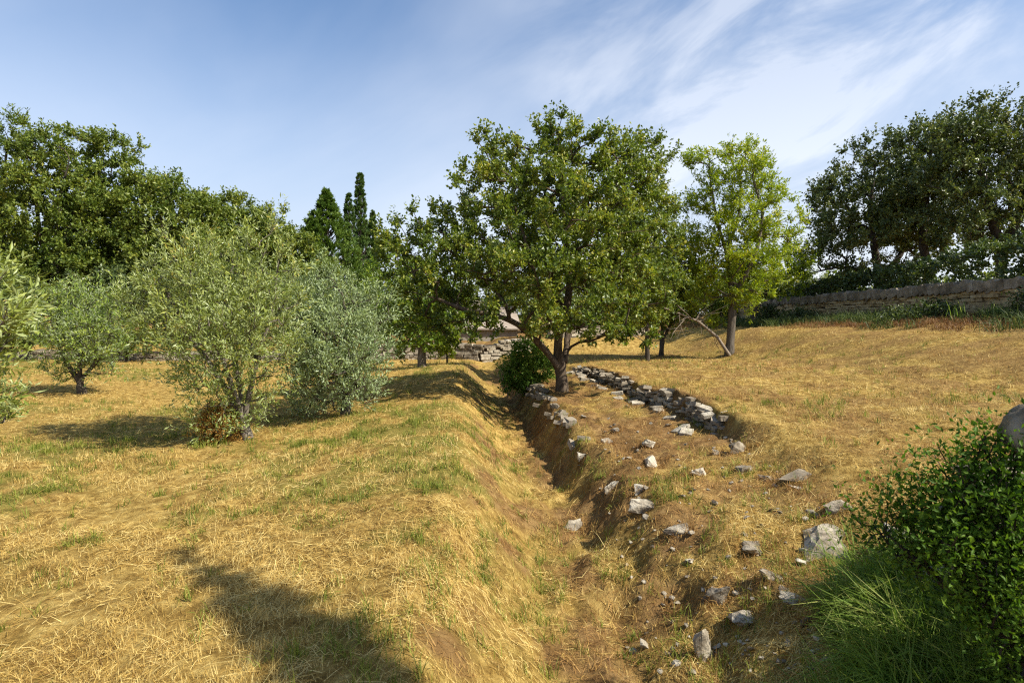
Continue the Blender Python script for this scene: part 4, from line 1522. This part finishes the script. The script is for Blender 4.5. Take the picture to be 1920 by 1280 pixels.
# ------------------------------------------------------------------ hedge, shrubs and bushes
def hedge():
    rng = np.random.default_rng(88)
    pts, outs = [], []
    n = 1500
    y = rng.uniform(10.8, 30, n)
    top = np.interp(y, [10, 15, 20, 27, 31], [1.75, 1.7, 1.35, 1.05, .95])
    side = rng.uniform(0, 1, n)
    hw = .45
    xx = np.where(side < .55, -hw, np.where(side < .8, rng.uniform(-hw, hw, n), hw))
    hh = np.where((side >= .55) & (side < .8), 1.0, rng.uniform(.05, 1, n))
    bump = fbm(y * 1.3, side * 2, 5) * .35 - .15
    x = wall_x(y) + .85 + xx * (1 + bump)
    base = np.array([wall_x(14) + .85, 14.0, gz(wall_x(14) + .85, 14)])
    g = ground_z(x, y)
    z = g + (top + bump) * hh
    P = np.stack([x, y, z], -1)
    O = unit(np.stack([np.sign(xx) * (side < .55) * 1.0 + (side >= .8) * 1.0, np.zeros(n), (hh > .7) * .8], -1) + 1e-3)
    root = empty('hedge', base, 'dark clipped ivy hedge along the back of the ochre stone wall', 'hedge')
    tb = np.repeat(P, 4, 0)
    td = unit(np.repeat(O, 4, 0) * .7 + unit(rng.normal(size=tb.shape)))
    V, F, r = leaf_mesh(rng, tb, td, rng.uniform(.15, .4, len(tb)), 7, .105, .072, .9, .4, .1, rnd_off=np.repeat(rng.normal(0, .1, n), 4))
    link('foliage', np_mesh('foliage', V - base, F, fattr={'rnd': r}), M['hedge'], root)
    st = []
    for yy in np.arange(11, 30, .35):
        q = np.array([wall_x(yy) + .85 + rng.normal(0, .1), yy, 0])
        q[2] = gz(q[0], q[1]) - .05
        for _ in range(4):
            e = q + np.array([rng.normal(0, .3), rng.normal(0, .25), rng.uniform(.6, 1.2)])
            st.append((bez(q, (q + e) / 2 + rng.normal(0, .08, 3), e, 5), np.linspace(.022, .006, 5)))
    V, F = tubes(st, lambda r: 5)
    link('stems', np_mesh('stems', V - base, F, True), M['bark_dark'], root)


hedge()


def bush(name, label, seed, pos, lobes, mat, leaf, n_att=90, space=.1, per=10, twigs=6, twig_len=.2, cat='bush', **kw):
    pos = np.asarray(pos, float)
    rng = np.random.default_rng(seed)
    stems = []
    for k in range(5):
        a = rng.uniform(0, 6.28)
        L = lobes[k % len(lobes)]
        e = L[0] + rng.normal(0, .2, 3) * L[1]
        p0 = pos + np.array([math.cos(a) * .05, math.sin(a) * .05, -.05])
        stems.append((np.array([p0, (p0 + e) / 2 + np.array([0, 0, .05]), e]), None))
    return make_tree(name, label, cat, seed, pos, stems, lobes, leaf, mat, M['bark_dark'], n_att=n_att, space=space, twigs=twigs, per=per, twig_len=twig_len, trunk_r=.018, tip_r=.003, ground=.02, seg=.15, **kw)


b = hit(985, 738)
bush('ditch_shrub', 'vivid green leafy shrub on the ditch edge left of the oak trunk', 91, b, lobes_px(b[1], [(990, 668, 26, 22), (968, 690, 22, 20), (1008, 690, 26, 28), (985, 705, 30, 22), (965, 722, 20, 14), (1000, 722, 22, 14), (1020, 668, 12, 12)]), M['bush'], (.06, .035), n_att=190, space=.11, per=11, twigs=7)
for i, (px, D, w, h, lab) in enumerate([
        (1440, 22.5, 28, 20, 'dark green weedy bush at the far end of the ochre wall'),
        (1500, 20.5, 30, 16, 'spreading green bush second from the far end of the ochre wall'),
        (1690, 15.8, 45, 18, 'blue-green weedy bush at the middle of the ochre wall'),
        (1755, 15.2, 40, 20, 'darker weedy bush just left of the iris clump'),
        (1915, 13.2, 16, 30, 'narrow bush at the right edge hiding the wall end')]):
    p = on_ground(px, D)
    py = 640 - (p[2] - CAM_Z) / D * FPX - 50
    bush('wall_bush', lab, 110 + i, p, lobes_px(D, [(px - w * .4, py - h * .5, w * .6, h * .6), (px + w * .4, py - h * .5, w * .6, h * .6), (px, py - h * .8, w * .5, h * .6)]), M['hedge'] if i != 2 else M['holm'], (.07, .04), n_att=80, space=.13, per=10, twigs=6, twig_len=.22)


# ruined wall end, boulder and shrub close on the right
def boulder_mesh(seed, dims):
    bm = bmesh.new()
    bmesh.ops.create_icosphere(bm, subdivisions=4, radius=1)
    o = Vector((seed, 3, 1))
    for v in bm.verts:
        v.co *= 1 + .30 * mnoise.fractal(v.co * .9 + o, 1.0, 2.0, 2) + .12 * mnoise.fractal(v.co * 2.6 + o, 1.0, 2.0, 4) - .10 * max(0, .16 - abs(mnoise.noise(v.co * 1.7 - o))) / .16
        v.co = Vector((v.co.x * dims[0] / 2, v.co.y * dims[1] / 2, v.co.z * dims[2] / 2))
    me = bpy.data.meshes.new('boulder')
    bm.to_mesh(me)
    bm.free()
    return me


def near_corner():
    rng = np.random.default_rng(55)
    x0, y0 = 2.28, 2.35
    g = gz(x0, y0)
    base = np.array([x0, y0, g])
    root = empty('ruined_wall_end', base, 'overgrown ruined wall end of rough grey stones close on the right', 'stone wall')
    z = 0
    k = 0
    while z < .74:
        h = rng.uniform(.1, .17)
        n = 4
        for i in range(n):
            for j in range(3):
                sh = .10 * z
                o = (-.12 + .26 * j + sh * 2.5 + rng.normal(0, .03), -.55 + .36 * i + rng.normal(0, .03) - sh * .5, z + h / 2)
                me = rock_mesh(900 + (k % 9), (1, 1, 1), .12, 1, 16, .8)
                k += 1
                s = link('stone', me, M['coping'], root, o)
                s.scale = (rng.uniform(.24, .32), rng.uniform(.32, .42), h * 1.2)
                s.rotation_euler = (rng.normal(0, .08), rng.normal(0, .08), rng.normal(0, .15))
        z += h
    p = at(1958, 806, 2.25)
    me = boulder_mesh(951, (.25, .3, .26))
    for q in me.polygons:
        q.use_smooth = True
    o = link('boulder', me, M['coping'], None, p)
    tag(o, 'rounded grey boulder on top of the overgrown wall end at the right edge', 'rock')
    lobes = lobes_px(2.2, [(1870, 880, 45, 40, .1), (1810, 945, 55, 40, .1), (1740, 985, 55, 30, .2), (1670, 1005, 45, 20, .25), (1890, 970, 75, 70, .05), (1810, 1030, 75, 40, .05), (1900, 1080, 70, 80, 0), (1915, 1190, 55, 80, -.05), (1730, 1040, 50, 25, .2), (1620, 990, 30, 12, .3), (1790, 890, 22, 28, .2), (1850, 1130, 60, 50, 0)])
    bush('leafy_shrub', 'dark green leafy shrub sprawling over the ruined wall end', 56, (x0 - .15, y0 - .2, gz(x0 - .15, y0 - .2)), lobes, M['shrub'], (.027, .0125), n_att=560, space=.045, per=13, twigs=4, twig_len=.19, up=.35, outw=.5, shell=.6)


near_corner()


# ------------------------------------------------------------------ tree added out of view, shaped to throw shade in at the bottom
def added_shade_tree():
    # the long upper limb is set by where its shade falls on the ground (x, y) and its height above it
    k = SUN_DIR

    def up(sx, sy, h):
        return np.array([sx + h * k.x / k.z, sy + h * k.y / k.z, h])
    chain = [(.62, .9, 4.4), (.02, 1.5, 4.9), (-.42, 2.0, 5.4), (-.72, 2.34, 5.7), (-1.02, 2.7, 6.0), (-1.42, 3.1, 6.2), (-1.85, 3.5, 6.4), (-2.28, 3.92, 6.6)]
    pts = [up(*c) for c in chain]
    pa = np.array(pts)
    tt = np.linspace(0, 7, 26)
    fine = np.stack([np.interp(tt, np.arange(8), pa[:, i]) for i in range(3)], -1)
    lob = [(p, np.full(3, r)) for p, r in zip(fine, np.interp(tt, [0, 2, 4, 7], [.2, .17, .13, .02]))]
    b = np.array([5.3, .2, gz(5.3, .2)])
    stems = [(np.array([b - [0, 0, .05], b + [-.02, .03, 1.3], b + [-.15, .1, 2.7]] + pts), None)]
    make_tree('added_shade_tree', 'leaning tree added out of view to the right, shaped to cast the narrow near shade', 'tree', 99, b, stems, lob, (.07, .04), M['holm'], M['bark'], n_att=700, space=.075, twigs=5, per=8, twig_len=.10, trunk_r=.07, least=60)


added_shade_tree()


# ------------------------------------------------------------------ grass
def view_points(rng, n, y0, y1, power=1.0, wide=1.05):
    """points over the ground in front, thinning with distance"""
    u = rng.uniform(0, 1, n)
    if power == 1.0:
        y = y0 * (y1 / y0) ** u          # density per area ~ 1/y^2
    else:
        a = 1 - power
        y = (y0 ** a + u * (y1 ** a - y0 ** a)) ** (1 / a)
    x = rng.uniform(-1, 1, n) * (wide * y * .9 + .8)
    return x, y


def blades(rng, x, y, length, width, lean, az, bend=.5, curved=True, lift=0.0):
    """single blades standing on the ground; lean is the angle from upright"""
    n = len(x)
    e = .05
    g = ground_z(x, y)
    gx = (ground_z(x + e, y) - ground_z(x - e, y)) / (2 * e)
    gy = (ground_z(x, y + e) - ground_z(x, y - e)) / (2 * e)
    d = np.stack([np.cos(az), np.sin(az)], -1)
    sl = gx * d[:, 0] + gy * d[:, 1]
    length = length * (1 - .5 * np.clip(np.hypot(gx, gy) - .25, 0, 1))

    def pt(h, v):
        """h along the azimuth, v above the local slope"""
        return np.stack([x + d[:, 0] * h, y + d[:, 1] * h, g + sl * h + v + lift], -1)
    tw = rng.normal(0, .6, n)
    side = np.stack([-d[:, 1] * np.cos(tw), d[:, 0] * np.cos(tw), np.sin(tw)], -1) * (width * .5)[:, None]
    r = rng.uniform(.08, .92, n)
    if not curved:
        p0, p2 = pt(np.zeros(n), np.zeros(n)), pt(np.sin(lean) * length, np.cos(lean) * length)
        V = np.stack([p0 - side, p0 + side, p2], 1).reshape(-1, 3)
        return V, np.arange(n * 3).reshape(-1, 3), r
    b2 = np.minimum(lean + bend * rng.uniform(.3, 1.4, n), 1.7)
    h1, v1 = np.sin(lean) * length * .5, np.cos(lean) * length * .5
    h2, v2 = h1 + np.sin(b2) * length * .5, np.maximum(v1 + np.cos(b2) * length * .5, .004)
    p0, p1, p2 = pt(np.zeros(n), np.zeros(n)), pt(h1, v1), pt(h2, v2)
    V = np.stack([p0 - side, p0 + side, p1 + side * .75, p1 - side * .75, p2], 1).reshape(-1, 3)
    k = np.arange(n) * 5
    F = np.stack([np.stack([k, k + 1, k + 2], -1), np.stack([k, k + 2, k + 3], -1), np.stack([k + 3, k + 2, k + 4], -1)], 1).reshape(-1, 3)
    return V, F, np.repeat(r, 3)


def blade_field(name, label, parts, mat):
    V, F, Rn = [], [], []
    off = 0
    for v, f, r in parts:
        V.append(v); F.append(f + off); Rn.append(r)
        off += len(v)
    o = link(name, np_mesh(name, np.concatenate(V), np.concatenate(F), False, fattr={'rnd': np.concatenate(Rn)}), mat)
    return tag(o, label, 'grass', kind='stuff')


def clumped(rng, n, y0, y1, power, mask, per, spread):
    """clump centres over the view, kept with probability mask, then per blades round each"""
    x, y = view_points(rng, n, y0, y1, power)
    k = rng.uniform(size=n) < mask(x, y)
    x, y = x[k], y[k]
    s = spread * rng.uniform(.4, 1.3, len(x))
    X = np.repeat(x, per) + rng.normal(size=len(x) * per) * np.repeat(s, per)
    Y = np.repeat(y, per) + rng.normal(size=len(x) * per) * np.repeat(s, per)
    return X, Y


def grass():
    rng = np.random.default_rng(1234)
    U = rng.uniform

    def open_meadow(x, y):
        face = (np.abs(x - low_wall_x(y) + .07) < .07) & (y > 7.1) & (y < 14.8)
        return (np.hypot(x, y) > 1.2) & (x < crest_x(y) + .8) & (y < 22.0 + 7 * (x > 4)) & ~face

    def comb(x, y):
        return fbm(x * .9, y * .9, 61, 3) * 14.0
    parts = []
    # matted straw, combed in swirls, lying almost flat
    for n, y0, y1, curved, wk in ((120000, 1.7, 4.6, True, 1.0), (280000, 4.2, 30, False, 1.0)):
        x, y = view_points(rng, n, y0, y1, .45)
        k = open_meadow(x, y) & (U(size=n) > soil_shade_mask(x, y) * .9)
        x, y = x[k], y[k]
        m = len(x)
        thick = fbm(x * 2.3, y * 2.3, 71, 3)
        k = U(size=m) < .12 + 1.2 * sstep((thick - .34) / .28)
        x, y = x[k], y[k]
        m = len(x)
        wd = .0013 + .00046 * y * U(.7, 1.2, m)
        parts.append(blades(rng, x, y, U(.025, .10, m) * (1 + .03 * y), wd, np.clip(rng.normal(1.32, .16, m), .7, 1.56), comb(x, y) + rng.normal(0, 2.4, m), .25, curved, .004))
    # mown stubble in tufts
    tufty = lambda x, y: open_meadow(x, y) * (1 - soil_shade_mask(x, y) * .8) * sstep((fbm(x * 1.6, y * 1.6, 81, 3) - .36) / .25)
    for n, y0, y1, per, curved in ((9000, 1.7, 7.5, 14, False), (13000, 6.5, 26, 9, False)):
        x, y = clumped(rng, n, y0, y1, .45, tufty, per, .035)
        m = len(x)
        parts.append(blades(rng, x, y, U(.025, .075, m), .0017 + .00046 * y * U(.7, 1.2, m), np.abs(rng.normal(.55, .3, m)), U(0, 6.28, m), .7, curved))
    # a few long loose straws
    x, y = view_points(rng, 2200, 1.8, 12, .45)
    k = open_meadow(x, y)
    x, y = x[k], y[k]
    m = len(x)
    parts.append(blades(rng, x, y, U(.12, .28, m), .0016 + .0003 * y, np.clip(rng.normal(1.2, .2, m), .6, 1.5), U(0, 6.28, m), .35, True, .01))
    blade_field('dry_grass', 'short mown straw-coloured dry grass covering the meadow', parts, M['straw'])
    # brown litter in the ditch, on its bank, along the strip, over the painted shade
    parts = []
    x, y = view_points(rng, 170000, 1.8, 20, .45)
    k = (U(size=len(x)) < soil_shade_mask(x, y) * .62) & (x < 6)
    x, y = x[k], y[k]
    m = len(x)
    parts.append(blades(rng, x, y, U(.03, .14, m), .0026 + .0004 * y, np.clip(rng.normal(1.35, .16, m), .6, 1.56), U(0, 6.28, m), .3, False, .004))
    x, y = clumped(rng, 5200, 1.8, 14, .45, lambda x, y: np.clip(soil_shade_mask(x, y), 0, .8) * sstep((fbm(x * 2.5, y * 2.5, 83, 2) - .45) / .2), 12, .04)
    m = len(x)
    parts.append(blades(rng, x, y, U(.05, .17, m), .0026 + .0003 * y, np.abs(rng.normal(.6, .35, m)), U(0, 6.28, m), .8, True))
    # tufts that grow against the stones
    rx, ry = [], []
    for (cx, cy, a, b) in ROCKS:
        n = int(60 + 400 * (a + b))
        an = U(0, 6.28, n)
        lump = .75 + .5 * U(size=n) + .25 * np.sin(an * 3 + cx * 9)
        rx.append(cx + np.cos(an) * a * lump); ry.append(cy + np.sin(an) * b * lump)
    x, y = np.concatenate(rx), np.concatenate(ry)
    m = len(x)
    against = (rng, x, y, U(.03, .13, m), .0026 + .0003 * y, np.abs(rng.normal(.5, .35, m)), U(0, 6.28, m), .8, True)
    parts.append(blades(*against))
    blade_field('dry_litter', 'brown dry litter and straw in the ditch and on its right bank', parts, M['straw_brown'])
    # green tufts
    parts = []

    def gm(x, y):
        lip = np.exp(-((x - ditch_x(y) - lip_w(y)) / .16) ** 2) * .5 * (y < 12)
        e = x - ditch_x(y)
        lip = lip + .45 * sstep((e + 1.1) / .3) * (1 - sstep((e + .25) / .2)) * (y < 14) + .30 * (e > .2) * (x < low_wall_x(y)) * (y < 8)
        spot = sstep((fbm(x * 4, y * 4, 77, 2) - .40) / .22)
        return np.clip((green_mask(x, y) * .95 + lip) * spot * 1.25 + .03, 0, 1) * (x < crest_x(y)) * (soil_shade_mask(x, y) < .92) * (np.hypot(x, y) > 1.3)
    for n, y0, y1, per, curved in ((7200, 1.8, 8, 13, True), (20000, 7, 23, 8, False)):
        x, y = clumped(rng, n, y0, y1, .5, gm, per, .032)
        m = len(x)
        parts.append(blades(rng, x, y, U(.04, .135, m), .0036 + .0005 * y * U(.7, 1.2, m), np.abs(rng.normal(.42, .28, m)), U(0, 6.28, m), .6, curved))
    blade_field('green_grass', 'scattered green tufts pushing through the dry grass', parts, M['green'])
    # tall lush grass in the near right corner
    n = 6500
    ph = rng.uniform(0, 1, 420)
    cy = 2.15 + 1.25 * U(size=420)
    cx = cy * (.50 + .40 * U(size=420)) + .04 * rng.normal(size=420)
    k = cx > .53 * cy + .10 * (cy - 2.3)
    cx, cy = cx[k], cy[k]
    x = np.repeat(cx, 24) + rng.normal(0, .035, len(cx) * 24)
    y = np.repeat(cy, 24) + rng.normal(0, .035, len(cx) * 24)
    m = len(x)
    parts = [blades(rng, x, y, U(.16, .50, m), U(.005, .010, m), np.abs(rng.normal(.35, .25, m)), rng.normal(2.9, 1.1, m), 1.0, True)]
    blade_field('tall_grass', 'tall lush green grass in the near right corner', parts, M['lush'])
    # weeds on the upper terrace in front of the ochre wall
    def band(n, per, lmin, lmax, wd, sel, seed):
        y = U(9.5, 29, n)
        x = crest_x(y) + .3 + U(0, 1, n) ** .8 * (wall_x(y) - crest_x(y) - .6)
        k = U(size=n) < sel(fbm(x * .9, y * .6, 91, 3))
        x, y = x[k], y[k]
        s = .09
        X = np.repeat(x, per) + rng.normal(0, s, len(x) * per)
        Y = np.repeat(y, per) + rng.normal(0, s, len(x) * per)
        m = len(X)
        return blades(rng, X, Y, U(lmin, lmax, m), wd * U(.6, 1.3, m), np.abs(rng.normal(.5, .3, m)), U(0, 6.28, m), .8, True)
    blade_field('green_weeds', 'green weeds growing in front of the ochre wall', [band(1500, 14, .12, .5, .017, lambda p: np.clip((p - .40) * 5, .05, 1), 1)], M['weed'])
    blade_field('rusty_weeds', 'rusty dead weeds covering the upper terrace', [band(2200, 16, .06, .24, .013, lambda p: np.clip((.62 - p) * 5, .05, 1), 2)], M['rust'])


grass()


# iris clumps by the ochre wall
def iris(label, px, D, seed, group=None):
    rng = np.random.default_rng(seed)
    b = on_ground(px, D)
    root = empty('iris_clump', b, label, 'plant')
    for k in range(16):
        a = rng.uniform(0, 6.28)
        L = rng.uniform(.3, .55)
        d = np.array([math.cos(a), math.sin(a), 0])
        p = np.array([rng.normal(0, .1), rng.normal(0, .1), 0])
        s = np.array([-d[1], d[0], 0]) * .014
        V, F = [], []
        for j in range(6):
            t = j / 5
            w = (1 - t) ** .6
            V += [p - s * w, p + s * w]
            an = .15 + rng.uniform(.2, .5) * t
            p = p + (d * math.sin(an) + np.array([0, 0, math.cos(an)])) * L / 5
        F = [(2 * j, 2 * j + 1, 2 * j + 3, 2 * j + 2) for j in range(5)]
        link('leaf', np_mesh('leaf', np.array(V), np.array(F), True, fattr={'rnd': np.full(5, rng.uniform(.3, .9))}), M['lush'], root)


iris('pale sword-leaved iris clump in front of the ochre wall', 1795, 14.2, 1)
iris('smaller sword-leaved iris clump near the right end of the ochre wall', 1868, 13.6, 2)


# ------------------------------------------------------------------ the far tree line that closes the view
def treeline():
    rng = np.random.default_rng(66)
    n = 1000
    ang = rng.uniform(R(-62), R(62), n)
    D = rng.uniform(52, 75, n)
    x, y = np.sin(ang) * D, np.cos(ang) * D
    top = 2.6 + 2.6 * fbm(ang * 9, D * .02, 15, 4)
    top = np.where(ang > R(25), top * .75, top)
    z = ground_z(x, y) + rng.uniform(.02, 1, n) ** .7 * top
    P = np.stack([x, y, z], -1)
    tb = np.repeat(P, 5, 0)
    td = unit(rng.normal(size=tb.shape) + np.array([0, 0, .5]))
    V, F, r = leaf_mesh(rng, tb, td, rng.uniform(.5, 1.1, len(tb)), 6, .46, .28, .9, .5, .1, jit=.12, rnd_off=np.repeat(rng.normal(0, .1, n), 5))
    o = link('treeline', np_mesh('treeline', V, F, fattr={'rnd': r}), M['wood'])
    tag(o, 'far-off belt of woodland closing the view', 'woodland', kind='stuff')


treeline()
